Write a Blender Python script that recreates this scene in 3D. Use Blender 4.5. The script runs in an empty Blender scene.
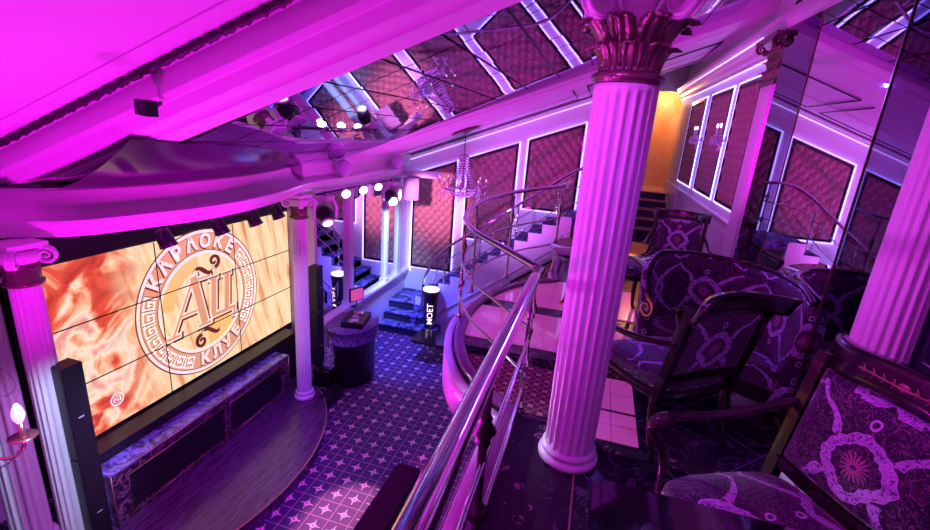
import bpy, math, random
from math import pi, sin, cos, sqrt, atan2, radians, floor as fl
from mathutils import Vector, Matrix
V = Vector
SC = bpy.context.scene
COL = SC.collection
random.seed(7)

# ---------------------------------------------------------------- camera
FPX = 459.4
_y = V((140, -127, FPX)).normalized()
_z = -V((-115, 1535, FPX)).normalized()
_x = _y.cross(_z).normalized()
_y = _z.cross(_x).normalized()
_M = Matrix((_x, _y, _z))                      # world = _M @ cam(x right, y down, z forward)
r_ = _M @ V((1, 0, 0)); u_ = _M @ V((0, -1, 0)); b_ = _M @ V((0, 0, -1))
EYE = V((0, 0, 1.9))
cam = bpy.data.objects.new('camera', bpy.data.cameras.new('camera'))
COL.objects.link(cam)
cam.matrix_world = Matrix(((r_.x, u_.x, b_.x, EYE.x), (r_.y, u_.y, b_.y, EYE.y), (r_.z, u_.z, b_.z, EYE.z), (0, 0, 0, 1)))
cam.data.sensor_width = 36
cam.data.lens = FPX / 930 * 36
cam.data.clip_start = .02
SC.camera = cam

# ---------------------------------------------------------------- light, world, exposure
SC.view_settings.view_transform = 'Standard'
SC.view_settings.look = 'None'
SC.view_settings.gamma = 1
SC.view_settings.use_curve_mapping = False
SC.view_settings.exposure = 0.0
SC.cycles.max_bounces = 7
SC.cycles.diffuse_bounces = 3
SC.cycles.glossy_bounces = 5
SC.cycles.sample_clamp_indirect = 4
SC.cycles.use_denoising = True
w = bpy.data.worlds.new('world'); SC.world = w
w.use_nodes = True
w.node_tree.nodes['Background'].inputs[0].default_value = (.25, .05, 1, 1)
w.node_tree.nodes['Background'].inputs[1].default_value = .025

def light(kind, name, loc, target, color, energy, size=.1, angle=60, blend=.5, size_y=None):
    d = bpy.data.lights.new(name, kind)
    d.color = color; d.energy = energy
    if kind == 'SPOT':
        d.spot_size = radians(angle); d.spot_blend = blend; d.shadow_soft_size = size
    elif kind == 'AREA':
        d.size = size
        if size_y: d.shape = 'RECTANGLE'; d.size_y = size_y
    else:
        d.shadow_soft_size = size
    o = bpy.data.objects.new(name, d); COL.objects.link(o)
    o.location = loc
    if target is not None:
        o.rotation_euler = (V(target) - V(loc)).to_track_quat('-Z', 'Y').to_euler()
    return o

MAG = (1, 0, .98); PINK = (1, .12, .85); VIO = (.38, .12, 1); BLU = (.06, .08, 1)
# added spots in mid-air, no fixture: magenta wash over ceiling, beams and columns
light('SPOT', 'ceiling_wash', (-2.4, 1.3, -.6), (-2.2, 1.2, 2.2), MAG, 250, .05, 150, .8)
light('SPOT', 'beam_wash', (-1.9, 3.6, -1.0), (-1.7, 2.3, 2.2), (1, .02, 1), 190, .05, 110, .8)
light('SPOT', 'back_ceiling_wash', (-1.6, 6.6, -.9), (-1.5, 7.1, 2.3), (1, .02, 1), 260, .05, 120, .8)
light('SPOT', 'right_wash', (.9, 4.6, 1.7), (1.5, 6.5, 2.6), (1, 0, 1), 40, 0.01, 130, .9)
light('SPOT', 'column_wash', (-2.6, 1.2, .4), (.06, 2.5, 1.7), (.78, .14, 1), 110, .05, 46, .9)
light('SPOT', 'column_low_wash', (-2.4, 3.6, .6), (.06, 2.5, .2), (.6, .55, 1), 260, .05, 26, .8)
light('SPOT', 'right_column_wash', (-.8, .9, 2.2), (1.45, 2.7, 1.4), (.95, .05, .9), 30, .02, 34, .8)
# moving-head beams: blue on floor and steps, pink pools; washes below are added spots
light('SPOT', 'blue_floor_beam', (-3.2, 6.9, .7), (-3.1, 7.5, -1.7), BLU, 600, .05, 80, .8)
light('SPOT', 'step_beam', (-3.3, 7.2, .7), (-3.35, 8.1, -1.7), (.3, .35, 1), 330, .05, 32, .8)
light('SPOT', 'blue_wash', (-1.6, 2.4, 1.4), (-2.4, 5.2, -2.1), (.09, .05, 1), 340, .05, 75, .9)
light('SPOT', 'pink_pool_beam', (-3.2, 5.3, .72), (-1.8, 3.2, -2.1), (1, .3, .6), 1000, .03, 22, .5)
light('SPOT', 'pink_pool_beam_right', (-3.2, 5.35, .7), (-.95, 4.2, -2.1), (1, .1, .6), 330, .03, 24, .6)
light('SPOT', 'pink_panel_beam', (-3.2, 7.2, .75), (-3.15, 9, .35), (1, .35, .7), 300, .04, 56, .8)
light('SPOT', 'panel_wash', (-1.6, 6.9, .2), (-1.6, 9, .8), (.45, .22, 1), 95, .05, 110, .9)
light('SPOT', 'stage_wash', (-1.5, 2.6, 1.3), (-3.5, 3.4, -1.9), (.62, .02, 1), 280, .05, 50, .8)
light('SPOT', 'left_column_fill', (-2.0, 1.7, 1.3), (-3.7, 2.05, -.8), (.5, .6, 1), 330, .04, 30, .8)  # added spot brightening the left column, no fixture behind it
light('SPOT', 'corner_beam', (-3.0, 6.8, .7), (-3.75, 7.6, -.2), (.35, .55, 1), 420, .04, 70, .9)
light('SPOT', 'left_wall_fill', (-2.4, 2.6, .3), (-5.05, 2.2, -1.7), (.7, .2, 1), 110, .04, 46, .8)  # added spot to lift the lower left wall, no lamp there
light('SPOT', 'entablature_wash', (-1.2, 4.6, .4), (-3.5, 5.6, 1.1), (1, .03, .95), 120, .04, 70, .9)
light('SPOT', 'cove_wash', (-1.6, 2.9, .5), (-3.5, 3.5, 1.25), (1, .0, .9), 130, .03, 80, .8)
light('SPOT', 'column_shade_blue', (1.1, 1.3, 2.3), (.06, 2.5, 1.0), (.25, .03, 1), 16, .01, 60, .8)  # added blue fill from the right of the column
light('SPOT', 'slim_column_wash', (-1.9, 3.0, .8), (-3.58, 4.96, -.6), (.9, .3, 1), 130, .03, 34, .9)
light('SPOT', 'chair_wash', (-.4, 1.6, 2.6), (1.0, 2.9, .5), (.7, .06, 1), 46, 0.01, 80, .9)
light('SPOT', 'chair_blue', (.2, 5.8, 2.6), (.9, 3.0, .6), (.12, .06, 1), 80, 0.01, 90, .8)  # added dim blue fill over the chairs

# ---------------------------------------------------------------- node helpers
class N:
    """wraps a socket so shader maths can be written as expressions"""
    def __init__(s, t, k): s.t = t; s.k = k
    def _m(s, op, *a):
        n = s.t.nodes.new('ShaderNodeMath'); n.operation = op
        for i, x in enumerate((s,) + a):
            if isinstance(x, N): s.t.links.new(x.k, n.inputs[i])
            else: n.inputs[i].default_value = x
        return N(s.t, n.outputs[0])
    def __add__(s, o): return s._m('ADD', o)
    __radd__ = __add__
    def __sub__(s, o): return s._m('SUBTRACT', o)
    def __rsub__(s, o): return (s * -1) + o
    def __mul__(s, o): return s._m('MULTIPLY', o)
    __rmul__ = __mul__
    def __truediv__(s, o): return s._m('DIVIDE', o)
    def lt(s, o): return s._m('LESS_THAN', o)
    def gt(s, o): return s._m('GREATER_THAN', o)
    def abs(s): return s._m('ABSOLUTE')
    def fract(s): return s._m('FRACT')
    def sin(s): return s._m('SINE')
    def cos(s): return s._m('COSINE')
    def sqrt(s): return s._m('SQRT')
    def pow(s, o): return s._m('POWER', o)
    def min(s, o): return s._m('MINIMUM', o)
    def max(s, o): return s._m('MAXIMUM', o)
    def atan2(s, o): return s._m('ARCTAN2', o)
    def clamp(s): return s._m('MAXIMUM', 0.0)._m('MINIMUM', 1.0)
    def step(s, a, b):
        n = s.t.nodes.new('ShaderNodeMapRange'); n.interpolation_type = 'SMOOTHSTEP'
        s.t.links.new(s.k, n.inputs[0]); n.inputs[1].default_value = a; n.inputs[2].default_value = b
        return N(s.t, n.outputs[0])

class Mt:
    def __init__(s, name, color=(.8, .8, .8), rough=.5, metal=0, spec=.5, coat=0, emit=None, es=0, sheen=0, trans=0, ior=1.45):
        s.m = bpy.data.materials.new(name); s.m.use_nodes = True
        s.t = s.m.node_tree; s.b = s.t.nodes['Principled BSDF']
        I = s.b.inputs
        I['Base Color'].default_value = (*color, 1); I['Roughness'].default_value = rough
        I['Metallic'].default_value = metal; I['Specular IOR Level'].default_value = spec
        I['Coat Weight'].default_value = coat; I['Sheen Weight'].default_value = sheen
        I['Transmission Weight'].default_value = trans; I['IOR'].default_value = ior
        if emit: I['Emission Color'].default_value = (*emit, 1); I['Emission Strength'].default_value = es
        s.m.diffuse_color = (*color, 1)
    def pos(s, kind='UV'):
        if kind == 'W': k = s.t.nodes.new('ShaderNodeNewGeometry').outputs['Position']
        else: k = s.t.nodes.new('ShaderNodeTexCoord').outputs[kind]
        n = s.t.nodes.new('ShaderNodeSeparateXYZ'); s.t.links.new(k, n.inputs[0])
        s.k = k
        return [N(s.t, n.outputs[i]) for i in range(3)]
    def vec(s, a, b, c=0.0):
        n = s.t.nodes.new('ShaderNodeCombineXYZ')
        for i, x in enumerate((a, b, c)):
            if isinstance(x, N): s.t.links.new(x.k, n.inputs[i])
            else: n.inputs[i].default_value = x
        return n.outputs[0]
    def noise(s, vec, scale, detail=2, dist=0, rough=.5):
        n = s.t.nodes.new('ShaderNodeTexNoise'); n.inputs['Scale'].default_value = scale
        n.inputs['Detail'].default_value = detail; n.inputs['Distortion'].default_value = dist
        n.inputs['Roughness'].default_value = rough
        if vec: s.t.links.new(vec, n.inputs['Vector'])
        return N(s.t, n.outputs['Fac'])
    def voro(s, vec, scale, feature='DISTANCE_TO_EDGE'):
        n = s.t.nodes.new('ShaderNodeTexVoronoi'); n.feature = feature; n.inputs['Scale'].default_value = scale
        if vec: s.t.links.new(vec, n.inputs['Vector'])
        return N(s.t, n.outputs['Distance'])
    def mix(s, f, a, b):
        n = s.t.nodes.new('ShaderNodeMix'); n.data_type = 'RGBA'
        ins = [n.inputs['Factor'], n.inputs[6], n.inputs[7]]
        for i, x in zip(ins, (f, a, b)):
            if isinstance(x, N): s.t.links.new(x.k, i)
            elif isinstance(x, (int, float)): i.default_value = x
            else: i.default_value = (*x, 1)
        return N(s.t, n.outputs[2])
    def ramp(s, f, stops):
        n = s.t.nodes.new('ShaderNodeValToRGB'); s.t.links.new(f.k, n.inputs[0])
        e = n.color_ramp.elements
        while len(e) < len(stops): e.new(.5)
        for q, (p, c) in zip(e, stops): q.position = p; q.color = (*c, 1)
        return N(s.t, n.outputs[0])
    def to(s, name, x): s.t.links.new(x.k, s.b.inputs[name])
    def bump(s, h, strength=.3, dist=.01):
        n = s.t.nodes.new('ShaderNodeBump'); n.inputs['Strength'].default_value = strength; n.inputs['Distance'].default_value = dist
        s.t.links.new(h.k, n.inputs['Height']); s.t.links.new(n.outputs[0], s.b.inputs['Normal'])

M = {}
def mk(key, *a, **k): M[key] = Mt(key, *a, **k); return M[key]
m = mk('plaster', (.78, .76, .78), .55)
p = m.pos('W'); m.to('Roughness', m.noise(m.k, 3) * .2 + .45)
mk('plaster_gloss', (.8, .78, .8), .3)
mk('column_white', (.82, .8, .84), .38)
m = mk('bronze', (.22, .13, .13), .26, .65); m.pos('Object'); m.bump(m.noise(m.k, 60, 3), .4, .01)
mk('chrome', (.66, .55, .6), .11, 1)
mk('kerb_gloss', (.22, .07, .22), .2, 0, .6)
mk('dark_metal', (.09, .06, .09), .3, .8)
mk('gold', (.8, .5, .2), .28, 1)
mk('speaker_purple', (.2, .13, .26), .5)
mk('copper', (.5, .26, .24), .4, .6)
mk('brass_trim', (.7, .4, .35), .3, .9)
mk('black_plastic', (.012, .012, .018), .35)
mk('grey_plastic', (.55, .53, .58), .4)
mk('lavender_paint', (.62, .5, .72), .4)
mk('glass_clear', (.95, .9, 1), .04, 0, .6, trans=1)
mk('crystal', (.92, .85, .98), .1, 0, 1, trans=.25)
mk('dark_wood', (.02, .009, .012), .16, 0, .6, coat=.5)
mk('plum_lacquer', (.05, .006, .06), .14, 0, .6)
m = mk('desk_rim', (.2, .12, .35), .3); m.pos('W'); m.to('Base Color', m.mix(m.noise(m.k, 40, 4).gt(.55), (.12, .06, .2), (.3, .2, .5)))
mk('desk_purple', (.05, .01, .06), .28, 0, .5)
mk('mirror', (.9, .88, .93), .015, 1)
mk('mirror_smoked', (.56, .5, .78), .015, 1)
mk('mirror_dark', (.2, .17, .3), .02, 1)
mk('table_top', (.012, .008, .016), .06, 0, .9, coat=1)
mk('white_light', (1, 1, 1), .5, emit=(1, .86, .95), es=2.2)
mk('led', (1, 1, 1), .5, emit=(.30, .22, 1), es=6)
mk('led_soft', (1, 1, 1), .5, emit=(.5, .34, 1), es=2.4)
mk('garland', (.03, .012, .03), .45, 0, .5)
mk('led_dim', (1, 1, 1), .5, emit=(.5, .36, 1), es=5)
mk('lamp_white', (1, 1, 1), .5, emit=(.8, .75, 1), es=10)
mk('lamp_pink', (1, 1, 1), .5, emit=(1, .55, .8), es=4)
mk('bulb', (1, .9, .9), .2, emit=(1, .72, .8), es=.85)
mk('screen_pink', (1, .2, .4), .2, emit=(1, .12, .3), es=.45)
mk('sign_white', (1, 1, 1), .4, emit=(1, .75, .7), es=1.7)
mk('logo_light', (1, 1, 1), .5, emit=(1, .80, .52), es=.98)
mk('logo_tan', (.5, .3, .2), .5, emit=(.9, .42, .2), es=.8)
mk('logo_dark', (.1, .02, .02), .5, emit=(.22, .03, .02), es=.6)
mk('logo_yellow', (1, .8, .3), .5, emit=(1, .58, .14), es=.9)
mk('cord_black', (.01, .01, .01), .5)
mk('cable_white', (.7, .65, .8), .5)
m = mk('capiton', (.40, .19, .19), .34, 0, .5, sheen=.3)
mk('capiton_button', (.10, .03, .04), .4)
m = mk('step_carpet', (.03, .03, .09), .8); p = m.pos('W'); n_ = m.noise(m.k, 9, 4, .6); m.to('Base Color', m.ramp(n_, [(.42, (.015, .012, .05)), (.6, (.16, .16, .4))]))
m = mk('step_dark', (.03, .02, .05), .25, 0, .6)

def star_carpet(key, pitch, ox, oy, base, line, star, diag=False, rough=.75):
    m = mk(key, base, rough); x, y, z = m.pos('W')
    if diag: x, y = (x + y) * .7071, (x - y) * .7071
    u = ((x - ox) / pitch).fract() - .5; v = ((y - oy) / pitch).fract() - .5     # star at cell centre
    au, av = u.abs(), v.abs()
    grid = au.max(av).gt(.478)
    s1 = (au * 1.0 + av * .2 + (au * av) * 3.2)
    d = (au + .012) * (av + .012)                        # four pointed star: hyperbola
    st = d.lt(.0088) * (au.max(av)).lt(.35)
    ring = ((u * u + v * v).sqrt()).lt(.045)
    pts = ((au - av).abs().lt(.02)) * (au.lt(.12))
    nz = m.noise(m.k, 30, 3)
    c = m.mix(grid, base, line); c = m.mix(st.max(pts), c, star); c = m.mix(ring, c, base)
    n = m.t.nodes.new('ShaderNodeMix'); n.data_type = 'RGBA'; n.blend_type = 'MULTIPLY'; n.inputs['Factor'].default_value = .5
    m.t.links.new(c.k, n.inputs[6]); m.t.links.new((nz * 1.2 + .3).k, n.inputs[7])
    m.to('Base Color', N(m.t, n.outputs[2]))
    return m
star_carpet('floor_carpet', .2235, -1.9418, 3.785, (.055, .025, .11), (.42, .2, .34), (.95, .6, .62), False, .6)
star_carpet('landing_carpet', .11, 0, 0, (.16, .03, .07), (.9, .4, .32), (.95, .55, .42), True)
m = mk('dark_border_carpet', (.03, .008, .03), .8); m.pos('W')
f1 = m.voro(m.k, 9, 'F1'); m.to('Base Color', m.mix(f1.lt(.3) * m.noise(m.k, 40).gt(.5), (.022, .006, .03), (.32, .07, .22)))
m = mk('dark_marble', (.02, .012, .035), .12, 0, .6); x, y, z = m.pos('W')
u = ((x + y) / .85).fract() - .5; v = ((x - y) / .85).fract() - .5
ln = u.abs().max(v.abs()).gt(.492)
vein = (m.noise(m.k, 3.5, 6, 1.2) - .5).abs().lt(.012)
m.to('Base Color', m.mix(ln, m.mix(vein, (.018, .010, .03), (.09, .04, .12)), (.16, .1, .25)))
m.to('Roughness', m.noise(m.k, 20, 3) * .25 + .08)
m = mk('marble_blue', (.1, .1, .25), .15, 0, .6); m.pos('W')
m.to('Base Color', m.ramp(m.noise(m.k, 5, 8, 1.8, .7), [(.35, (.03, .015, .08)), (.5, (.1, .08, .26)), (.56, (.24, .26, .8)), (.64, (.06, .04, .16))]))
m = mk('stage_wood', (.08, .03, .1), .22, 0, .5); x, y, z = m.pos('W')
pl = (x / .12).fract(); g = m.noise(m.vec(x * 14, y * 1.2, 0), 3, 6, .4)
m.to('Base Color', m.mix(pl.lt(.03), m.ramp(g, [(.3, (.04, .012, .05)), (.7, (.14, .06, .17))]), (.02, .005, .01)))
m = mk('dark_marble_fascia', (.04, .02, .05), .2); m.pos('W')
m.to('Base Color', m.ramp(m.noise(m.k, 7, 6, 1.5), [(.45, (.03, .012, .03)), (.52, (.22, .1, .18)), (.58, (.03, .012, .04))]))
m = mk('grille', (.008, .006, .012), .6); x, y, z = m.pos('W')
m.to('Base Color', m.mix(((y * 90).sin() * (z * 90).sin()).gt(.2), (.006, .005, .01), (.02, .016, .03)))
m = mk('lit_glass', (.45, .08, .38), .12, 0, .5, coat=.6, emit=(1, .22, .5), es=.34); x, y, z = m.pos('W')
jn = ((x / .33).fract() - .5).abs().max(((y / .42).fract() - .5).abs()).gt(.49)
e = m.mix(m.noise(m.k, 2.2, 3), (.7, .02, .62), (1, .2, .62)); m.to('Emission Color', m.mix(jn, e, (.3, .02, .2)))
m = mk('orange_wall', (.9, .55, .3), .5); m.pos('W'); m.to('Base Color', m.ramp(m.noise(m.k, 4, 3, .8), [(.35, (.95, .55, .22)), (.65, (.95, .72, .45))]))
m = mk('orange_glass', (.9, .4, .15), .1, emit=(1, .3, .08), es=.5)

# upholstery: wreaths with sunbursts on a dark ground
m = mk('brocade', (.02, .01, .04), .5, 0, .5, sheen=.3); x, y, z = m.pos('UV')
P = .46
nz1 = m.noise(m.k, 9, 2) - .5; nz2 = m.noise(m.vec(x + 3.3, y + 1.7), 9, 2) - .5
u = ((x + nz1 * .05) / P + .5).fract() - .5; v = ((y + nz2 * .05 - .25) / P + .5).fract() - .5
r = (u * u + v * v).sqrt(); th = u.atan2(v)
ringr = (th * 4).cos() * .016 + .215 + (th * 16).cos() * .006
band = (r - ringr).abs().lt(.044)
rim = (r - ringr).abs().gt(.036) * band
# horns sweeping outwards from four corners of the wreath
hx = (u.abs() - .17 - (v.abs() - .15) * (v.abs() - .15) * 2.2 - v.abs() * .30).abs().lt(.044 - (v.abs() - .17) * .06) * v.abs().gt(.15)
ctr = (u * u * 1.2 + (v.abs() - .36) * (v.abs() - .36)).sqrt(); knob = (ctr - .035).abs().lt(.010)
sun = (((th * 18).cos() * .035 + .075) - r).gt(0) * r.gt(.022)
rim = rim.max(knob)
band = band.max(hx).max(knob)
scr_f = m.noise(m.k, 17, 2, 3.2); scroll = (scr_f - .5).abs().lt(.026)
scr2 = m.noise(m.vec(x + 5, y + 9), 30, 2, 2.6); scroll2 = (scr2 - .5).abs().lt(.03)
leafy = m.voro(m.k, 48, 'F1').lt(.16)
c0 = m.mix(scroll.max(leafy), (.016, .006, .035), (.24, .09, .22))
holes = m.voro(m.k, 55, 'F1').lt(.24)
c1 = m.mix(holes.max(scroll2), (.72, .5, .92), (.14, .06, .28)); c1 = m.mix(rim, c1, (.75, .55, .95))
c = m.mix(band, c0, c1); c = m.mix(sun, c, (.5, .18, .34))
m.to('Base Color', c); m.to('Roughness', band * -.15 + .5)
m.bump(band * .6 + scroll * .3, .35, .004)

# video wall picture
m = mk('screen_picture', (.01, .01, .01), .3); x, y, z = m.pos('W')
sw = m.noise(m.vec((y - 2.0) * 1.4 - z * .9, z * 1.1 + (y - 2.5) * .5, 0), 1.6, 5, 1.3)
left = m.ramp(sw, [(.33, (.42, .02, .02)), (.45, (.85, .09, .05)), (.52, (1, .50, .30)), (.58, (1, .80, .66)), (.7, (.9, .3, .25))])
st = m.noise(m.vec(y * 9 + z * 2, z * 1.3, 0), 1.0, 5, .3)
right = m.ramp(st, [(.30, (.75, .25, .10)), (.43, (1, .60, .34)), (.58, (1, .78, .50)), (.72, (1, .56, .25))])
fac = (y + m.noise(m.k, 2, 2) * .5).step(3.25, 3.85)
m.to('Emission Color', m.mix(fac, left, right)); m.b.inputs['Emission Strength'].default_value = 1.02
M = {k: v.m for k, v in M.items()}

# ---------------------------------------------------------------- mesh builder
class MB:
    def __init__(s): s.v = []; s.f = []; s.mi = []; s.sm = []
    def add(s, vs, fs, sm=False, mi=0):
        o = len(s.v); s.v += [V(q) for q in vs]
        for f in fs: s.f.append([i + o for i in f]); s.mi.append(mi); s.sm.append(sm)
        return s
    def box(s, x0, x1, y0, y1, z0, z1, mi=0):
        return s.add([(x0, y0, z0), (x1, y0, z0), (x1, y1, z0), (x0, y1, z0), (x0, y0, z1), (x1, y0, z1), (x1, y1, z1), (x0, y1, z1)],
                     [(0, 3, 2, 1), (4, 5, 6, 7), (0, 1, 5, 4), (1, 2, 6, 5), (2, 3, 7, 6), (3, 0, 4, 7)], False, mi)
    def hexa(s, p8, mi=0):
        return s.add(p8, [(0, 3, 2, 1), (4, 5, 6, 7), (0, 1, 5, 4), (1, 2, 6, 5), (2, 3, 7, 6), (3, 0, 4, 7)], False, mi)
    def prism(s, poly, fn0, fn1, sm=False, mi=0):
        """poly 2D points; fn0/fn1 map a 2D point to the two end faces"""
        n = len(poly); a = [fn0(q) for q in poly]; b = [fn1(q) for q in poly]
        s.add(a + b, [tuple(range(n - 1, -1, -1)), tuple(range(n, 2 * n))], False, mi)
        o = len(s.v) - 2 * n
        for i in range(n):
            j = (i + 1) % n; s.f.append([o + i, o + j, o + n + j, o + n + i]); s.mi.append(mi); s.sm.append(sm)
        return s
    def rings(s, rings, cap=True, sm=True, closed=False, mi=0):
        n = len(rings[0]); vs = [q for r in rings for q in r]; fs = []
        m_ = len(rings)
        for k in range(m_ if closed else m_ - 1):
            k2 = (k + 1) % m_
            for i in range(n):
                j = (i + 1) % n; fs.append((k * n + i, k * n + j, k2 * n + j, k2 * n + i))
        o = len(s.v); s.add(vs, fs, sm, mi)
        if cap and not closed:
            s.f.append([o + i for i in range(n - 1, -1, -1)]); s.mi.append(mi); s.sm.append(False)
            s.f.append([o + (m_ - 1) * n + i for i in range(n)]); s.mi.append(mi); s.sm.append(False)
        return s
    def lathe(s, prof, c=(0, 0, 0), n=24, axis=None, mi=0, sx=1, sy=1):
        R = V((0, 0, 1)).rotation_difference(V(axis)).to_matrix() if axis is not None else Matrix.Identity(3)
        c = V(c)
        return s.rings([[c + R @ V((r * cos(2 * pi * i / n) * sx, r * sin(2 * pi * i / n) * sy, z)) for i in range(n)] for r, z in prof], mi=mi)
    def sweep(s, path, prof, up=(0, 0, 1), closed=False, sm=True, scale=None):
        """prof: (side, up) points; path 3D"""
        P_ = [V(q) for q in path]; rg = []; up = V(up); n = len(P_)
        for i, q in enumerate(P_):
            a = P_[(i - 1) % n] if (closed or i > 0) else q; b = P_[(i + 1) % n] if (closed or i < n - 1) else q
            t = (b - a).normalized(); sd = t.cross(up)
            if sd.length < 1e-4: sd = V((1, 0, 0))
            sd.normalize(); uu = sd.cross(t).normalized(); k = scale[i] if scale else 1
            rg.append([q + sd * (x * k) + uu * (y * k) for x, y in prof])
        return s.rings(rg, closed=closed, sm=sm)
    def tube(s, path, r, n=10, closed=False, up=(0, 0, 1)):
        if isinstance(r, (int, float)): r = [r] * len(path)
        P_ = [V(q) for q in path]; rg = []; N_ = len(P_); prev = None
        for i, q in enumerate(P_):
            a = P_[(i - 1) % N_] if (closed or i > 0) else q; b = P_[(i + 1) % N_] if (closed or i < N_ - 1) else q
            t = (b - a).normalized()
            if prev is None:
                prev = t.cross(V(up))
                if prev.length < 1e-3: prev = t.cross(V((1, 0, .01)))
            sd = (prev - t * prev.dot(t)).normalized(); prev = sd; uu = t.cross(sd)
            rg.append([q + (sd * cos(2 * pi * k / n) + uu * sin(2 * pi * k / n)) * r[i] for k in range(n)])
        return s.rings(rg, closed=closed)
    def ball(s, c, r, n=12, sx=1, sy=1, sz=1):
        c = V(c); return s.rings([[c + V((r * sx * sin(pi * k / n) * cos(2 * pi * i / n), r * sy * sin(pi * k / n) * sin(2 * pi * i / n), -r * sz * cos(pi * k / n))) for i in range(n)] for k in range(1, n)])
    def grid(s, fn, nu, nv, sm=True, mi=0):
        vs = [fn(i / nu, j / nv) for j in range(nv + 1) for i in range(nu + 1)]
        return s.add(vs, [(j * (nu + 1) + i, j * (nu + 1) + i + 1, (j + 1) * (nu + 1) + i + 1, (j + 1) * (nu + 1) + i) for j in range(nv) for i in range(nu)], sm, mi)
    def slab(s, fn, nu, nv, th, sm=True):
        """grid surface with thickness along its normal side function fn(u,v,k) with k 0 or 1"""
        a = [fn(i / nu, j / nv, 0) for j in range(nv + 1) for i in range(nu + 1)]
        b = [fn(i / nu, j / nv, 1) for j in range(nv + 1) for i in range(nu + 1)]
        W_ = nu + 1; o2 = len(a); fs = []
        for j in range(nv):
            for i in range(nu):
                q = (j * W_ + i, j * W_ + i + 1, (j + 1) * W_ + i + 1, (j + 1) * W_ + i)
                fs.append(q); fs.append(tuple(o2 + k for k in reversed(q)))
        for i in range(nu):
            fs.append((i, o2 + i, o2 + i + 1, i + 1)); k = nv * W_ + i; fs.append((k + 1, o2 + k + 1, o2 + k, k))
        for j in range(nv):
            k = j * W_; fs.append((k + W_, o2 + k + W_, o2 + k, k)); k = j * W_ + nu; fs.append((k, o2 + k, o2 + k + W_, k + W_))
        return s.add(a + b, fs, sm)
    def xf(s, mtx, start=0):
        for i in range(start, len(s.v)): s.v[i] = mtx @ s.v[i]
        return s
    def build(s, name, mat, parent=None, bevel=0, world=True, seg=2, fix=False):
        off = V((0, 0, 0))
        if parent is not None and world: off = WL[parent.name] if parent.name in WL else V((0, 0, 0))
        me = bpy.data.meshes.new(name); me.from_pydata([tuple(q - off) for q in s.v], [], s.f)
        mats = mat if isinstance(mat, (list, tuple)) else [mat]
        for q in mats: me.materials.append(M[q])
        uv = me.uv_layers.new(name='UVMap'); me.update()
        for i, pl in enumerate(me.polygons):
            pl.use_smooth = s.sm[i]; pl.material_index = s.mi[i]
            nx, ny, nz = (abs(k) for k in pl.normal)
            for li in pl.loop_indices:
                c = me.vertices[me.loops[li].vertex_index].co
                uv.data[li].uv = (c.x, c.y) if nz > .62 else ((c.x, c.z) if ny >= nx else (c.y, c.z))
        if fix:
            import bmesh
            bm = bmesh.new(); bm.from_mesh(me); bmesh.ops.recalc_face_normals(bm, faces=bm.faces); bm.to_mesh(me); bm.free()
        o = bpy.data.objects.new(name, me); COL.objects.link(o)
        if parent is not None: o.parent = parent
        if parent is not None: WL[o.name] = off
        if bevel:
            b = o.modifiers.new('bevel', 'BEVEL'); b.width = bevel; b.segments = seg; b.limit_method = 'ANGLE'
            b.harden_normals = False
        return o
WL = {}
def tag(o, label=None, cat=None, group=None, kind=None):
    if label: o['label'] = label
    if cat: o['category'] = cat
    if group: o['group'] = group
    if kind: o['kind'] = kind
    return o
def thing(name, label, cat, loc=(0, 0, 0), group=None):
    o = bpy.data.objects.new(name, None); COL.objects.link(o); o.location = loc; o.empty_display_size = .1
    WL[o.name] = V(loc)
    return tag(o, label, cat, group)
def struct(mb, name, mat, label, cat='structure', **k):
    return tag(mb.build(name, mat, None, **k), label, cat, None, 'structure')
def copy_tree(o, parent=None):
    c = o.copy(); COL.objects.link(c)
    if parent is not None: c.parent = parent
    for ch in list(o.children): copy_tree(ch, c)
    return c
def circ(r, n=12, sx=1, sy=1): return [(r * cos(2 * pi * i / n) * sx, r * sin(2 * pi * i / n) * sy) for i in range(n)]
def spline(pts, k=8):
    """Catmull-Rom through points"""
    P_ = [V(q) for q in pts]; P_ = [P_[0] * 2 - P_[1]] + P_ + [P_[-1] * 2 - P_[-2]]; out = []
    for i in range(1, len(P_) - 2):
        a, b, c, d = P_[i - 1:i + 3]
        for j in range(k):
            t = j / k; out.append(.5 * ((2 * b) + (c - a) * t + (2 * a - 5 * b + 4 * c - d) * t * t + (3 * b - 3 * c + d - a) * t ** 3))
    out.append(P_[-2]); return out

# ================================================================ ROOM SHELL
S = .38                                  # the ceiling rises towards the right
FZ = -2.1                                # dance floor level
def zp(z0, x): return z0 + S * x
XL, XR, YB = -4.75, 1.56, 9.0

# dance floor
mb = MB(); mb.box(-5.3, 1.6, -1.05, 9.1, FZ - .2, FZ)
struct(mb, 'floor', 'floor_carpet', 'star patterned carpet of the lower dance floor')
# ellipse of the bulging balcony
EC = V((.1, 4.4, 0)); EA, EB_ = 1.33, 1.82
def ell(a, b, t): return V((EC.x + a * cos(t), EC.y + b * sin(t), 0))
def arc(a, b, n=40, t0=None, t1=None):
    t0 = radians(112) if t0 is None else t0; t1 = radians(247) if t1 is None else t1
    return [ell(a, b, t0 + (t1 - t0) * i / n) for i in range(n + 1)]
edge = arc(EA - .05, EB_ - .05)                      # from the far side round to the near side
outline = [(p.x, p.y) for p in edge]
up_poly = [(XR, -.6), (XR, 10.0), (.35, 10.0), (.35, 8.2), (-.4, 8.2), (-.4, 6.15)] + outline + [(-.41, 2.7), (-.41, -.6)]
mb = MB(); mb.prism(up_poly, lambda q: (q[0], q[1], -.28), lambda q: (q[0], q[1], 0))
struct(mb, 'floor_upper', 'dark_marble', 'dark glossy marble floor of the upper balcony', fix=True)
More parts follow.
